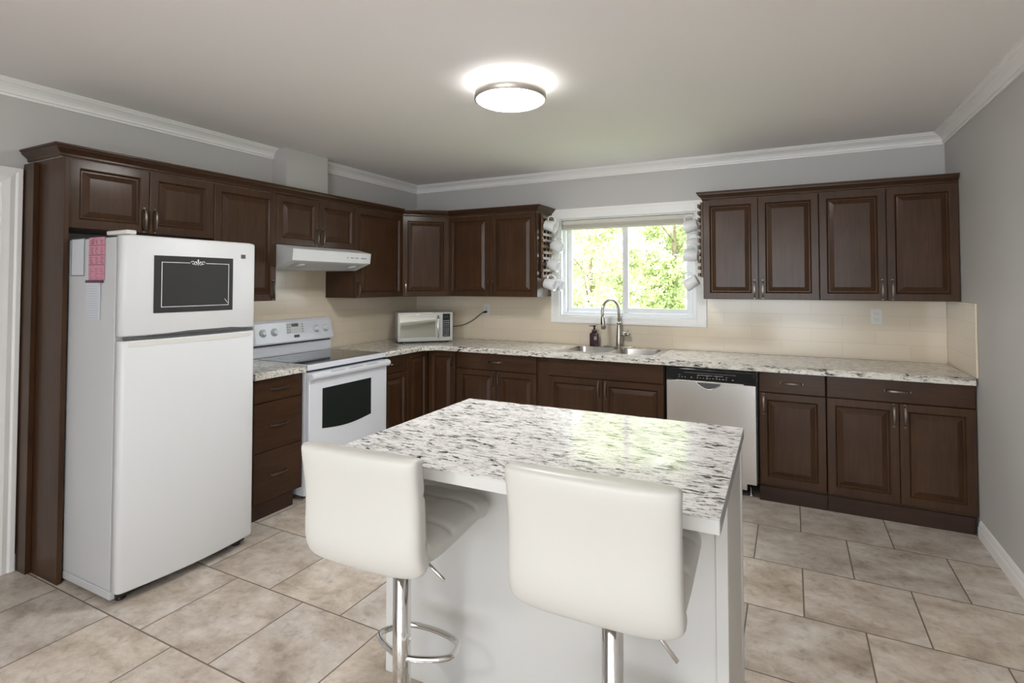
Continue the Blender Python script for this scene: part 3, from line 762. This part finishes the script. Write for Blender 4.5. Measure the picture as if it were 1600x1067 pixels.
for yy in (-1.891, -1.794, -1.399, -1.306):
    mt = Matrix.Translation(onbg(yy, 1.088)) @ nrm.to_track_quat('Z', 'Y').to_matrix().to_4x4()
    kb = B('knob', MB().lathe([(.027, .0003), (.027, .004), (.021, .006), (.019, .024), (.017, .026)], 24, mtx=mt), M['stove'], bg, True)
    bb = MB().box(-.0035, .0035, -.018, .018, .026, .030, .001, mtx=mt); B('grip', bb, M['stove'], kb, True)
    bb = MB().lathe([(.0300, .0004), (.0300, .0010), (.0315, .0010), (.0315, .0004)], 24, mtx=mt, cap0=False, cap1=False)
    B('dial_ring', bb, M['grey'], kb, True)
pn = MB(); bgquad(pn, -1.685, -1.520, 1.066, 1.150); pn = B('control_panel', pn, M['enamel'], bg, True)
q = MB(); bgquad(q, -1.640, -1.575, 1.118, 1.142, .0018); B('clock_display', q, M['lcd'], pn, True)
q = MB()
for i in range(4):
    for j in range(2): bgquad(q, -1.680 + j * .018, -1.668 + j * .018, 1.072 + i * .019, 1.082 + i * .019, .0018)
for i in range(4): bgquad(q, -1.545, -1.530, 1.072 + i * .019, 1.080 + i * .019, .0018)
B('button_marks', q, M['grey'], pn, True)
q = MB(); bgquad(q, -1.622, -1.572, 1.034, 1.054, .002); B('maker_plaque', q, M['dgrey'], bg, True)
# oven door
OX = .626
dr = B('oven_door', MB().box(OX, OX + .034, Y0 + .004, Y1 - .004, .265, .848, .006), M['stove'], t, True)
win_poly = [(-1.872, .735), (-1.872, .462)]
for k_ in range(1, 12): 
    s_ = k_ / 12; win_poly.append((-1.872 + .474 * s_, .462 - .022 * sin(pi * s_)))
win_poly += [(-1.398, .462), (-1.398, .735)]
B('oven_window', MB().prism(win_poly, 'x', OX + .0335, OX + .0355), M['oven'], dr, True)
b = MB()
hp = [(OX + .030, .800), (OX + .062, .806), (OX + .074, .818), (OX + .076, .836), (OX + .066, .850), (OX + .030, .856)]
b.prism(hp, 'y', Y0 + .001, Y1 - .001)
ed = [e for e in b.bm.edges]; bmesh.ops.bevel(b.bm, geom=ed, offset=.004, segments=2, affect='EDGES')
B('door_handle', b, M['stove'], dr, True)
for ya, yb in ((-1.83, -1.70), (-1.66, -1.52), (-1.49, -1.36)):
    B('vent_slot', MB().box(OX + .0685, OX + .0718, ya, yb, .8440, .8480), M['grey'], dr, True)
B('door_gap_shade', MB().box(.6225, .640, Y0 + .006, Y1 - .006, .8575, .8675), M['black'], t, True)  # black strip imitates the shaded gap above the oven door
B('storage_drawer', MB().box(OX, OX + .030, Y0 + .004, Y1 - .004, .075, .258, .006), M['stove'], t, True)
for yy in (Y0 + .05, Y1 - .05):
    for xx in (.08, .56): B('foot', MB().lathe([(.016, .0005), (.012, .03)], 10, center=(xx, yy)), M['black'], t, True)

# ================================================================== FRIDGE
t = thing('refrigerator', 'white top-freezer refrigerator beside the tall dark panel', 'refrigerator', (.45, -2.86, 0))
FY0, FY1 = -3.196, -2.522
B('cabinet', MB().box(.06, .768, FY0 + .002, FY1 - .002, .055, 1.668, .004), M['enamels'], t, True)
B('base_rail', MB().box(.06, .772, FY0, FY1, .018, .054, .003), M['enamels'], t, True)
B('toe_grille', MB().box(.745, .790, FY0 + .02, FY1 - .02, .020, .046, .002), M['black'], t, True)
def fridge_door(name, z0, z1, cham=0.0):
    b = MB(); n = 22; rings = []
    ring_ys = [FY0 + (FY1 - FY0) * i / n for i in range(n + 1)]
    outline = []
    r_ = .022
    # plan outline (x,y): back edge, then a gently bowed front with rounded corners
    pts = [(.776, FY0), (.812, FY0)]
    for k in range(1, 6): 
        a = R(-90 + 90 * k / 5 * .88); pts.append((.812 + r_ * cos(a), FY0 + r_ + r_ * sin(a)))
    m_ = 14
    for k in range(1, m_):
        s_ = k / m_; y = FY0 + .024 + (FY1 - FY0 - .048) * s_
        pts.append((.8335 + .026 * (1 - (2 * s_ - 1) ** 2), y))
    for k in range(0, 5):
        a = R((90 - 79.2) + 79.2 * k / 4); pts.append((.812 + r_ * cos(a), FY1 - r_ + r_ * sin(a)))
    pts += [(.776, FY1)]
    def sc(p, d):  # inset of the outline for the rounded top and bottom edges
        cx, cy = .80, (FY0 + FY1) / 2
        return (p[0] - d if p[0] > .8 else p[0], p[1] + (d if p[1] < cy else -d))
    for z, d in ((z0, .008), (z0 + .003, .003), (z0 + .009, 0), (z1 - .009, 0), (z1 - .003, .003), (z1, .008)):
        rings.append([(*sc(p, d), z) for p in pts])
    b.loops(rings, True, True)
    return B(name, b, M['enamel'], t, True)
fz = fridge_door('freezer_door', 1.208, 1.676)
B('door_cap', MB().box(.786, .826, FY0 + .03, FY1 - .03, 1.676, 1.6785, .001), M['cream'], fz, True)
fd = fridge_door('fridge_door', .052, 1.190)
def bow(y): 
    s_ = (y - FY0 - .024) / (FY1 - FY0 - .048); return .8335 + .026 * (1 - (2 * s_ - 1) ** 2)
b = MB(); rr = []
for i in range(25):
    y = FY0 + .03 + (FY1 - FY0 - .06) * i / 24; rr.append([(bow(y) - .004, y, 1.160), (bow(y) + .0018, y, 1.1605), (bow(y) + .0018, y, 1.182), (bow(y) - .004, y, 1.1835)])
b.loops(rr, True, True, smooth=False); B('grip_strip', b, M['cream'], fd, True)
b = MB(); rr = []
for i in range(25):
    s_ = i / 24; y = FY0 + .012 + (FY1 - FY0 - .024) * s_; d = .011 * min(1, max(0, (s_ - .10) / .22)) * min(1, (1 - s_) / .05)
    rr.append([(bow(max(FY0 + .03, min(FY1 - .03, y))) - .016, y, 1.192), (bow(max(FY0 + .03, min(FY1 - .03, y))) - .006, y, 1.192), (bow(max(FY0 + .03, min(FY1 - .03, y))) - .006, y, 1.2065), (bow(max(FY0 + .03, min(FY1 - .03, y))) - .016, y, 1.2065)])
b.loops(rr, True, True, smooth=False); B('door_slot_shade', b, M['dgrey'], fz, True)  # dark grey strip stands in for the shaded slot between the doors
b = MB(); rr = []
for i in range(31):
    s_ = i / 30; y = FY0 + .10 + (FY1 - FY0 - .15) * s_; h_ = .011 * (min(1, s_ / .35) ** 1.2) * (1 if s_ < .8 else max(.05, 1 - (s_ - .8) / .2))
    rr.append([(bow(y) - .008, y, 1.207), (bow(y) + .0010, y, 1.207), (bow(y) + .0010, y, 1.209 + h_), (bow(y) - .008, y, 1.209 + h_)])
b.loops(rr, True, True, smooth=False); B('recess_shade', b, M['dgrey'], fz, True)  # dark grey patch gives the finger recess its shade by colour
b = MB().box(.665, .835, FY0 + .010, FY0 + .055, 1.6795, 1.700, .006); B('hinge_cover', b, M['cream'], t, True)
pl = bow(-2.61) - .0006
B('maker_plaque', MB().box(pl - .001, pl + .0022, -2.629, -2.595, 1.590, 1.612, .001), M['dgrey'], fz, True)
for yy in (FY0 + .05, FY1 - .05):
    for xx in (.12, .76): B('foot', MB().lathe([(.02, .0005), (.02, .01), (.012, .018)], 12, center=(xx, yy)), M['black'], t, True)
# chalkboard sticker on the freezer door (follows the bowed door)
t = thing('chalkboard_decal', 'black chalkboard sticker with a white line border on the freezer door', 'decal', (.865, -2.872, 1.449))
def bowed(y0, y1, z0, z1, off, th, n=10):
    b = MB(); rr = []
    for i in range(n + 1):
        y = y0 + (y1 - y0) * i / n; x = bow(y) + off
        rr.append([(x, y, z0), (x + th, y, z0), (x + th, y, z1), (x, y, z1)])
    return b.loops(rr, True, True, smooth=False)
CY0, CY1, CZ0, CZ1 = -3.072, -2.674, 1.312, 1.587
B('board', bowed(CY0, CY1, CZ0, CZ1, .0008, .0008), M['chalk'], t, True)
b = MB()
def add_b(bb, y0, y1, z0, z1, n=8):
    rr = []
    for i in range(n + 1):
        y = y0 + (y1 - y0) * i / n; x = bow(y) + .0017
        rr.append([(x, y, z0), (x + .0006, y, z0), (x + .0006, y, z1), (x, y, z1)])
    bb.loops(rr, True, True, smooth=False)
i0, i1, j0, j1 = CY0 + .032, CY1 - .025, CZ0 + .027, CZ1 - .030
add_b(b, i0, i1, j0, j0 + .0028); add_b(b, i0, i0 + .0028, j0, j1, 1); add_b(b, i1 - .0028, i1, j0, j1, 1)
mid = (i0 + i1) / 2
add_b(b, i0, mid - .040, j1 - .0028, j1); add_b(b, mid + .040, i1, j1 - .0028, j1)
B('border_line', b, M['white'], t, True)
b = MB()
def flat_stroke(bb, pts, w0):
    P = [Vector(p) for p in pts]; rr = []
    for i, p in enumerate(P):
        tg = (P[min(i + 1, len(P) - 1)] - P[max(i - 1, 0)]).normalized(); nn = Vector((-tg.y, tg.x)); w_ = w0[i] if isinstance(w0, list) else w0
        a, c = p + nn * w_, p - nn * w_
        rr.append([(bow(a.x) + .0017, a.x, a.y), (bow(a.x) + .0023, a.x, a.y), (bow(c.x) + .0023, c.x, c.y), (bow(c.x) + .0017, c.x, c.y)])
    bb.loops(rr, True, True, smooth=False)
for sg in (-1, 1):
    b = MB(); sp = [(mid + sg * (.030 + .011 * (1 - k / 18) * cos(k * .42 + .4) - .004), j1 - .002 + .011 * (1 - k / 18) * sin(k * .42 + .4)) for k in range(15)]
    flat_stroke(b, sp, .0014)
    flat_stroke(b, [(mid + sg * (.008 + .012 * k / 6), j1 - .009 - .001 * k + .0012 * k * k / 4) for k in range(7)], .0013)
    flat_stroke(b, [(mid + sg * (.003 + .011 * k / 6), j1 - .008 + .016 * k / 6) for k in range(7)], [.0005, .001, .0018, .0026, .0030, .0026, .0008])
    B('scroll_ornament', b, M['white'], t, True)
b = MB()
flat_stroke(b, [(mid, j1 - .013 + .032 * k / 8) for k in range(9)], [.0006, .0008, .001, .0014, .0024, .0034, .0038, .003, .0008])
B('bud_ornament', b, M['white'], t, True)
b = MB(); flat_stroke(b, [(i1 - .024 + .018 * k / 4, j0 + .034 - .022 * k / 4) for k in range(5)], .0012)
B('chalk_tick', b, M['white'], t, True)
# papers on the fridge side
YS = FY0 - .0004
t = thing('wall_paper_sheet', 'blank white sheet with a thin dark border on the fridge side', 'paper', (.440, YS, 1.58))
t.name = 'paper_sheet'; ROOTM['paper_sheet'] = ROOTM['wall_paper_sheet']
B('sheet', MB().box(.378, .500, YS - .0008, YS, 1.490, 1.672), M['paper'], t, True)
b = MB(); rect_frame(b, .378, .500, 1.490, 1.672, .3815, .4965, 1.4935, 1.6685, YS - .0014, YS - .0009, 0); B('border', b, M['dgrey'], t, True)
t = thing('calendar_page', 'pink printed calendar page on the fridge side', 'paper', (.61, YS, 1.57))
B('page', MB().box(.540, .680, YS - .0010, YS, 1.470, 1.672), M['pink'], t, True)
b = MB(); random.seed(5)
for zz in (1.634, 1.588, 1.542): b.box(.543, .677, YS - .0016, YS - .0011, zz - .0018, zz + .0012)
for row, (za, zb) in enumerate(((1.640, 1.662), (1.594, 1.628), (1.548, 1.582), (1.478, 1.530))):
    for c_ in range(3):
        for q in range(5):
            z_ = za + (zb - za) * q / 5; x_ = .552 + c_ * .045 + random.uniform(0, .008); b.box(x_, x_ + random.uniform(.008, .026), YS - .0016, YS - .0011, z_, z_ + .0022)
B('calendar_print', b, M['brownp'], t, True)
b = MB()
for q in range(9): b.box(.575 + random.uniform(-.016, .016), .575 + random.uniform(.003, .020), YS - .0016, YS - .0011, 1.640 + .0034 * q, 1.642 + .0034 * q)
B('printed_picture', b, M['brownp'], t, True)
t = thing('notepad', 'narrow lined notepad with a dark purple top strip hanging below the pink calendar', 'notepad', (.59, YS, 1.37))
B('pages', MB().box(.528, .648, YS - .006, YS, 1.282, 1.456), M['paper'], t, True)
B('magnet_strip', MB().box(.526, .672, YS - .007, YS, 1.4565, 1.4690), M['plum'], t, True)
b = MB()
for q in range(14): b.box(.532, .644, YS - .0066, YS - .0061, 1.290 + .0115 * q, 1.2912 + .0115 * q)
B('ruled_lines', b, M['grey'], t, True)

# ================================================================== DISHWASHER
t = thing('dishwasher', 'stainless steel dishwasher with a black control panel under the worktop', 'dishwasher', (3.03, -.3, 0))
x0, x1 = 2.735, 3.326
B('tub', MB().box(2.722, 3.336, -.585, -.01, .10, .860, .002), M['black'], t, True)
d = B('door', MB().box(x0, x1, -.632, -.588, .100, .762, .004), M['steel'], t, True)
cpn = B('control_panel', MB().box(x0, x1, -.632, -.588, .7645, .852, .008, 3), M['gloss'], t, True)
B('top_trim', MB().box(x0 + .03, x1 - .03, -.600, -.588, .8525, .8600), M['dgrey'], t, True)
B('handle_strip', MB().box(2.803, 3.251, -.637, -.6322, .757, .7685, .002), M['steel'], cpn, True)
b = MB(); pc = (2.938, 3.112); n_ = 20
pts = [(pc[0] + (pc[1] - pc[0]) * i / n_, .7565 - .042 * sin(pi * i / n_)) for i in range(n_ + 1)]
b.prism([(x, z) for x, z in pts], 'y', -.6332, -.6322); pk = B('handle_pocket', b, M['dgrey'], d, True)
b = MB().tube([(x, -.6335, z) for x, z in pts], .0035, 8); B('pocket_rim', b, M['chrome'], pk, True)
b = MB(); random.seed(3)
for q in range(18):
    xx = 2.82 + q * .021
    if q in (3, 5, 16): continue
    b.box(xx, xx + random.uniform(.004, .011), -.6328, -.6321, .787, .793)
    if q % 3 == 0: b.box(xx, xx + .012, -.6328, -.6321, .802, .805)
B('button_marks', b, M['grey'], cpn, True)
b = MB().box(2.86, 3.20, -.6328, -.6321, .822, .8235).box(2.95, 3.05, -.6328, -.6321, .808, .811).box(3.06, 3.12, -.6328, -.6321, .808, .811)
B('panel_lettering', b, M['grey'], cpn, True)
B('kick_plate', MB().box(2.735, 3.26, -.560, -.54, .035, .095, .002), M['steel'], t, True)
for xx in (2.78, 3.285): B('foot', MB().lathe([(.016, .0005), (.016, .008), (.008, .012), (.008, .1)], 12, center=(xx, -.555)), M['chrome'], t, True)

# ================================================================== MUG RACKS AND MUGS
def mug_rack(x, sg, y0, y1, label):
    t = thing('mug_rack', label, 'rack', (x, (y0 + y1) / 2, 1.50), 0, 'slatted mug racks')
    def bx(xa, xb, *a): return MB().box(min(xa, xb), max(xa, xb), *a)
    for yy in (y0 + .03, (y0 + y1) / 2 - .011, y1 - .052):
        B('rail', bx(x + sg * .002, x + sg * .020, yy, yy + .022, 1.500, 2.075, .002), M['rackwood'], t, True)
    for i in range(11):
        z = 1.506 + i * .0525
        B('slat', bx(x + sg * .0203, x + sg * .038, y0, y1, z, z + .026, .002), M['rackwood'], t, True)
    return t
mug_rack(1.5665, 1, -.290, -.055, 'slatted wooden mug rack on the cabinet side left of the window')
mug_rack(2.9495, -1, -.318, -.055, 'slatted wooden mug rack on the cabinet side right of the window')
mugp = None
def mug(x, y, z, tilt, yaw, label):
    """(x,y,z) = peg; the handle loop hangs on it and the cup hangs below, leaning"""
    global mugp
    if mugp is None:
        t = thing('mug', label, 'mug', (0, 0, 0), 0, 'white mugs hanging by the window')
        b = MB().lathe([(.0, .0), (.040, .0), (.0435, .003), (.0505, .100), (.050, .102), (.047, .100), (.040, .008), (.0, .006)], 32, cap0=False, cap1=False)
        B('cup', b, M['mug'], t)
        pts = [(.043, 0, .020), (.062, 0, .014), (.080, 0, .028), (.085, 0, .050), (.079, 0, .072), (.064, 0, .086), (.047, 0, .084)]
        B('handle', MB().tube(smooth_path(pts, 5), .0052, 10), M['mug'], t)
        mugp = t
    else:
        t = copy_tree(mugp); t['label'] = label
    # the cup lies with its axis pointing out from the rack (tilt below level), handle up
    sg = 1 if yaw > 0 else -1
    ax = Vector((sg * cos(tilt), math.sin(abs(yaw)) * .35 - .2, -sin(tilt))).normalized()
    h = (Vector((-.28 * sg, -.12, 1)) - ax * Vector((-.28 * sg, -.12, 1)).dot(ax)).normalized()
    q = Matrix((h, ax.cross(h), ax)).transposed().to_4x4()
    t.rotation_euler = q.to_euler(); t.location = Vector((x, y, z)) - q @ Vector((0, 0, .052))
    return t
mug(1.668, -.270, 1.957, R(17), .6, 'topmost white mug on the left rack')
mug(1.668, -.128, 1.786, R(20), .9, 'white mug second from the top of the left rack, next to the window trim')
mug(1.668, -.200, 1.616, R(22), .5, 'white mug hanging in the middle of the left rack')
mug(1.668, -.280, 1.447, R(15), .6, 'lowest white mug on the left rack, on the cabinet side')
mug(1.668, -.105, 1.446, R(18), .3, 'lowest white mug on the left rack, on the window side')
mug(2.846, -.205, 1.905, R(14), -.6, 'topmost white mug on the right rack')
mug(2.848, -.095, 1.770, R(10), -.4, 'white mug second from the top of the right rack')
mug(2.848, -.215, 1.672, R(-4), -.7, 'white mug third from the top of the right rack')
mug(2.850, -.235, 1.460, R(30), -.8, 'lowest white mug on the right rack, tipped sideways')

# ================================================================== CEILING LIGHT
def ceiling_light(x, y, label):
    t = thing('ceiling_light', label, 'light', (x, y, CZ - .09), 0, 'round ceiling lights')
    z = CZ
    B('upper_diffuser', MB().lathe([(.150, z - .002), (.160, z - .010), (.160, z - .048), (.150, z - .052)], 48, center=(x, y)), M['halo'], t, True)
    B('metal_ring', MB().lathe([(.168, z - .038), (.182, z - .039), (.185, z - .088), (.178, z - .091), (.1725, z - .088), (.168, z - .056)], 56, center=(x, y), cap0=False, cap1=False), M['ring'], t, True)
    B('lens', MB().lathe([(.1715, z - .055), (.1715, z - .088), (.166, z - .095), (.150, z - .101), (.11, z - .107), (.06, z - .110), (.0, z - .111)], 48, center=(x, y), cap1=False), M['lens'], t, True)
ceiling_light(2.262, -2.135, 'round flush ceiling light with a nickel ring over the island')
ceiling_light(2.25, -5.9, 'unseen round ceiling light added behind the viewer for extra brightness')  # added lamp out of view, brightens the room

# ================================================================== ISLAND
t = thing('kitchen_island', 'white kitchen island with a speckled laminate top in the middle of the floor', 'island', (2.794, -2.835, 0), .0155)
IX, IY0, IY1 = .593, -.430, .430
B('worktop', MB().box(-IX, IX, IY0, IY1, .8790, .9125, .0008), M['iswhite'], t)
top = B('laminate_surface', MB().box(-IX, IX, IY0, IY1, .9129, .9142), M['grani'], t)
B('laminate_edge', MB().box(-IX - .0005, IX + .0005, IY0 - .0005, IY1 + .0005, .91255, .91275), M['dgrey'], t)
B('edge_shade_band', MB().box(IX + .0002, IX + .0012, IY0 + .001, IY1 - .001, .880, .9138), M['grey'], t)  # grey band paints the shade on the slab's right edge
bx0, bx1, by0, by1 = -.628, .582, -.112, .418
B('body', MB().box(bx0 + .0125, bx1 - .0125, by0 + .012, by1 - .004, .001, .8785), M['iswhite'], t)
for xx in (bx0, bx1 - .034): B('corner_trim', MB().box(xx, xx + .034, by0, by0 + .03, .001, .8785, .003), M['iswhite'], t)
for xx in (bx0 + .0, bx1 - .0115): B('side_panel', MB().box(xx, xx + .0115, by0 + .031, by1 - .031, .001, .8785, .001), M['iswhite'], t)
for xx in (bx0, bx1 - .006): B('rear_trim', MB().box(xx - .004, xx + .012, by1 - .030, by1, .001, .8785, .003), M['iswhite'], t)

# ================================================================== BAR STOOLS
def stool(label, loc, rz, zs, lever):
    """zs = height of the seat shell's underside"""
    t = thing('bar_stool', label, 'bar stool', loc, rz, 'white bar stools at the island')
    c = M['chrome']
    B('base', MB().lathe([(.0, .0005), (.195, .0005), (.200, .006), (.195, .012), (.12, .022), (.06, .034), (.040, .050), (.033, .085), (.030, .118), (.030, .128), (.0, .128)], 48, cap0=False, cap1=False), c, t)
    B('column', MB().lathe([(.0265, .1285), (.0265, .145), (.0278, .148), (.0278, zs - .030), (.0, zs - .030)], 32, cap1=False), c, t)
    B('seat_mount', MB().lathe([(.060, zs - .0295), (.075, zs - .012), (.080, zs - .002)], 24), M['black'], t)
    # footrest: straight bar at the column, bow to the front
    fr = [(-.123, .045), (-.112, .096), (-.066, .136), (.022, .144), (.100, .132), (.138, .104), (.134, .046), (.040, .001), (-.030, .0)]
    m_ = len(fr); dense = []
    for i in range(m_):
        p0, p1, p2, p3 = [Vector(fr[(i + j - 1) % m_]) for j in range(4)]
        for k in range(6):
            u_ = k / 6; q = .5 * ((2 * p1) + (p2 - p0) * u_ + (2 * p0 - 5 * p1 + 4 * p2 - p3) * u_ ** 2 + (3 * p1 - p0 - 3 * p2 + p3) * u_ ** 3); dense.append((q.x, q.y, .300))
    B('footrest', MB().ring(dense, .0095, 12), c, t)
    lv = Vector(lever)
    B('lever', MB().tube([(0.03, 0.0, zs - .022), Vector((0.03, 0, zs - .022)) + lv * .55, Vector((0.03, 0, zs - .022)) + lv], .0052, 10), c, t)
    # padded shell: centre line in (y,z) from the back's top down and forward to the seat's front
    def sweep_pad(name, path, thick, width, ends, quilt=None):
        b = MB(); P = [Vector(p) for p in path]; n = 128; rings = []
        L = len(P)
        for i, p in enumerate(P):
            tg = (P[min(i + 1, L - 1)] - P[max(i - 1, 0)]).normalized(); nn = Vector((-tg.y, tg.x))   # nn: towards the sitter
            s_ = i / (L - 1)
            e = 1.0
            ea, eb = ends
            if ea > 0 and s_ < ea: e = math.sqrt(max(0.0, 1 - (1 - s_ / ea) ** 2))
            if eb > 0 and s_ > 1 - eb: e = math.sqrt(max(0.0, 1 - (1 - (1 - s_) / eb) ** 2))
            e = max(e, .04)
            w_ = (width(s_) if callable(width) else width) * (0.5) * (1 - .12 * (1 - e)); th = thick(s_) * .5 * e
            ring = []
            rc = min(th, .036)
            for k in range(n):
                a = 2 * pi * k / n
                ca, sa = cos(a), sin(a)
                # superellipse section
                px = w_ * (abs(ca) ** .36) * (1 if ca >= 0 else -1); pn = th * (abs(sa) ** .66) * (1 if sa >= 0 else -1)
                if quilt and pn > 0: pn -= quilt(px, s_)
                # crown
                pn *= 1.0 + .14 * (1 - (px / w_) ** 2)
                q = p + nn * pn
                ring.append((px, q.x, q.y))
            rings.append(ring)
        b.loops(rings, True, True)
        return B(name, b, M['leather'], t)
    bt = zs + .323                       # back top
    back = [(-.196, bt), (-.197, bt - .012), (-.196, bt - .03), (-.191, bt - .06), (-.185, bt - .10), (-.181, bt - .14), (-.179, bt - .18), (-.179, bt - .215), (-.178, bt - .245), (-.174, bt - .270), (-.165, bt - .292), (-.152, bt - .308)]
    def thb(s_): return .072 + .016 * s_
    def wdb(s_): return .410 - .010 * sin(pi * min(1, s_ * 1.1))
    def dens(p, m=8): 
        return [(v.x, v.y) for v in smooth_path([(q[0], q[1], 0) for q in p], m)]
    bpth = dens(back)
    def quilt_b(px, s_): 
        return .006 * (math.exp(-((s_ - .38) / .02) ** 2) + math.exp(-((s_ - .72) / .02) ** 2)) + .005 * (math.exp(-((px - .068) / .006) ** 2) + math.exp(-((px + .068) / .006) ** 2))
    B_ = sweep_pad('backrest', bpth, thb, wdb, (.10, .08), quilt_b)
    seat = [(-.158, zs + .062), (-.140, zs + .050), (-.110, zs + .043), (-.06, zs + .041), (0, zs + .043), (.06, zs + .047), (.12, zs + .051), (.165, zs + .050), (.190, zs + .043), (.202, zs + .032), (.206, zs + .022)]
    spth = dens(seat)
    def ths(s_): return .078
    def wds(s_): return .400 - .03 * max(0, s_ - .6)
    def quilt_s(px, s_): 
        return .006 * (math.exp(-((s_ - .36) / .018) ** 2) + math.exp(-((s_ - .60) / .018) ** 2)) + .005 * (math.exp(-((px - .068) / .006) ** 2) + math.exp(-((px + .068) / .006) ** 2))
    sweep_pad('seat', spth, ths, wds, (.06, .14), quilt_s)
    return t
stool('white leather bar stool on the left, facing the island', (2.453, -3.212, 0), R(2.5), .664, (.145, -.03, -.060))
stool('white leather bar stool nearest the viewer, at the island\'s right end', (3.128, -3.212, 0), R(2.2), .702, (.138, -.045, -.115))

# ================================================================== OUTDOORS
struct('ground', MB().box(-14, 18, .16, 26, -.5, -.4), M['grass'], 'lawn outside the window', 'ground')
def tree(x, y, h, rad, n, lm, seed, label, low=.12, ls=1.0):
    random.seed(seed)
    t = thing('tree', label, 'tree', (x, y, -.4), 0, 'trees outside the window')
    b = MB(); b.tube([(0, 0, 0), (.03, .02, h * .4), (-.03, .05, h * .8)], [.05, .035, .015], 8); tips = []
    for k in range(9):
        a = k * 2.4; zz = h * (.22 + .07 * k); e = Vector((cos(a) * rad * .7, sin(a) * rad * .6, zz + h * .18))
        b.tube([(0, 0, zz), (e.x * .5, e.y * .5, zz + h * .1), e], [.016, .010, .004], 6); tips.append(e)
    B('trunk', b, M['bark'], t)
    b = bmesh.new()
    cl = []
    for k in range(60):
        a = random.uniform(0, 2 * pi); rr = rad * math.sqrt(random.random()); zz = h * random.uniform(low, 1.0)
        f = 1 - .5 * abs(zz / h - .55); cl.append((Vector((rr * cos(a) * f, rr * sin(a) * f, zz)), random.uniform(.28, .62) * rad * .55))
    for k in range(n):
        c, s_ = random.choice(cl)
        d = Vector((random.gauss(0, 1), random.gauss(0, 1), random.gauss(0, .8))); p = c + d * s_ * .55
        if p.z < .1: p.z = .1 + random.random() * .3
        u = Vector((random.gauss(0, 1), random.gauss(0, 1), random.gauss(0, 1))).normalized(); v = u.orthogonal().normalized()
        L_ = random.uniform(.05, .10) * ls; w_ = L_ * .5
        vs = [b.verts.new(p - u * L_ * .5), b.verts.new(p + v * w_ * .5), b.verts.new(p + u * L_ * .5), b.verts.new(p - v * w_ * .5)]
        b.faces.new(vs)
    mbx = MB(); mbx.bm.free(); mbx.bm = b
    B('foliage', mbx, lm, t)
tree(.30, 4.6, 3.9, .90, 15000, M['leafa'], 1, 'pale leafy tree seen through the left window pane')
tree(1.80, 4.0, 2.2, .45, 6000, M['leafb'], 3, 'low green shrub seen at the lower part of the right window pane')
tree(1.22, 7.6, 5.6, 1.2, 16000, M['leafb'], 4, 'green tree seen at the upper right of the window', ls=1.2)
tree(-1.6, 8.0, 4.8, 1.2, 10000, M['leafa'], 5, 'pale tree seen at the left edge of the window', ls=1.2)
tree(-.4, 12.0, 7.0, 2.1, 22000, M['leafa'], 2, 'tall pale tree far behind, seen at the middle of the window', ls=1.5)
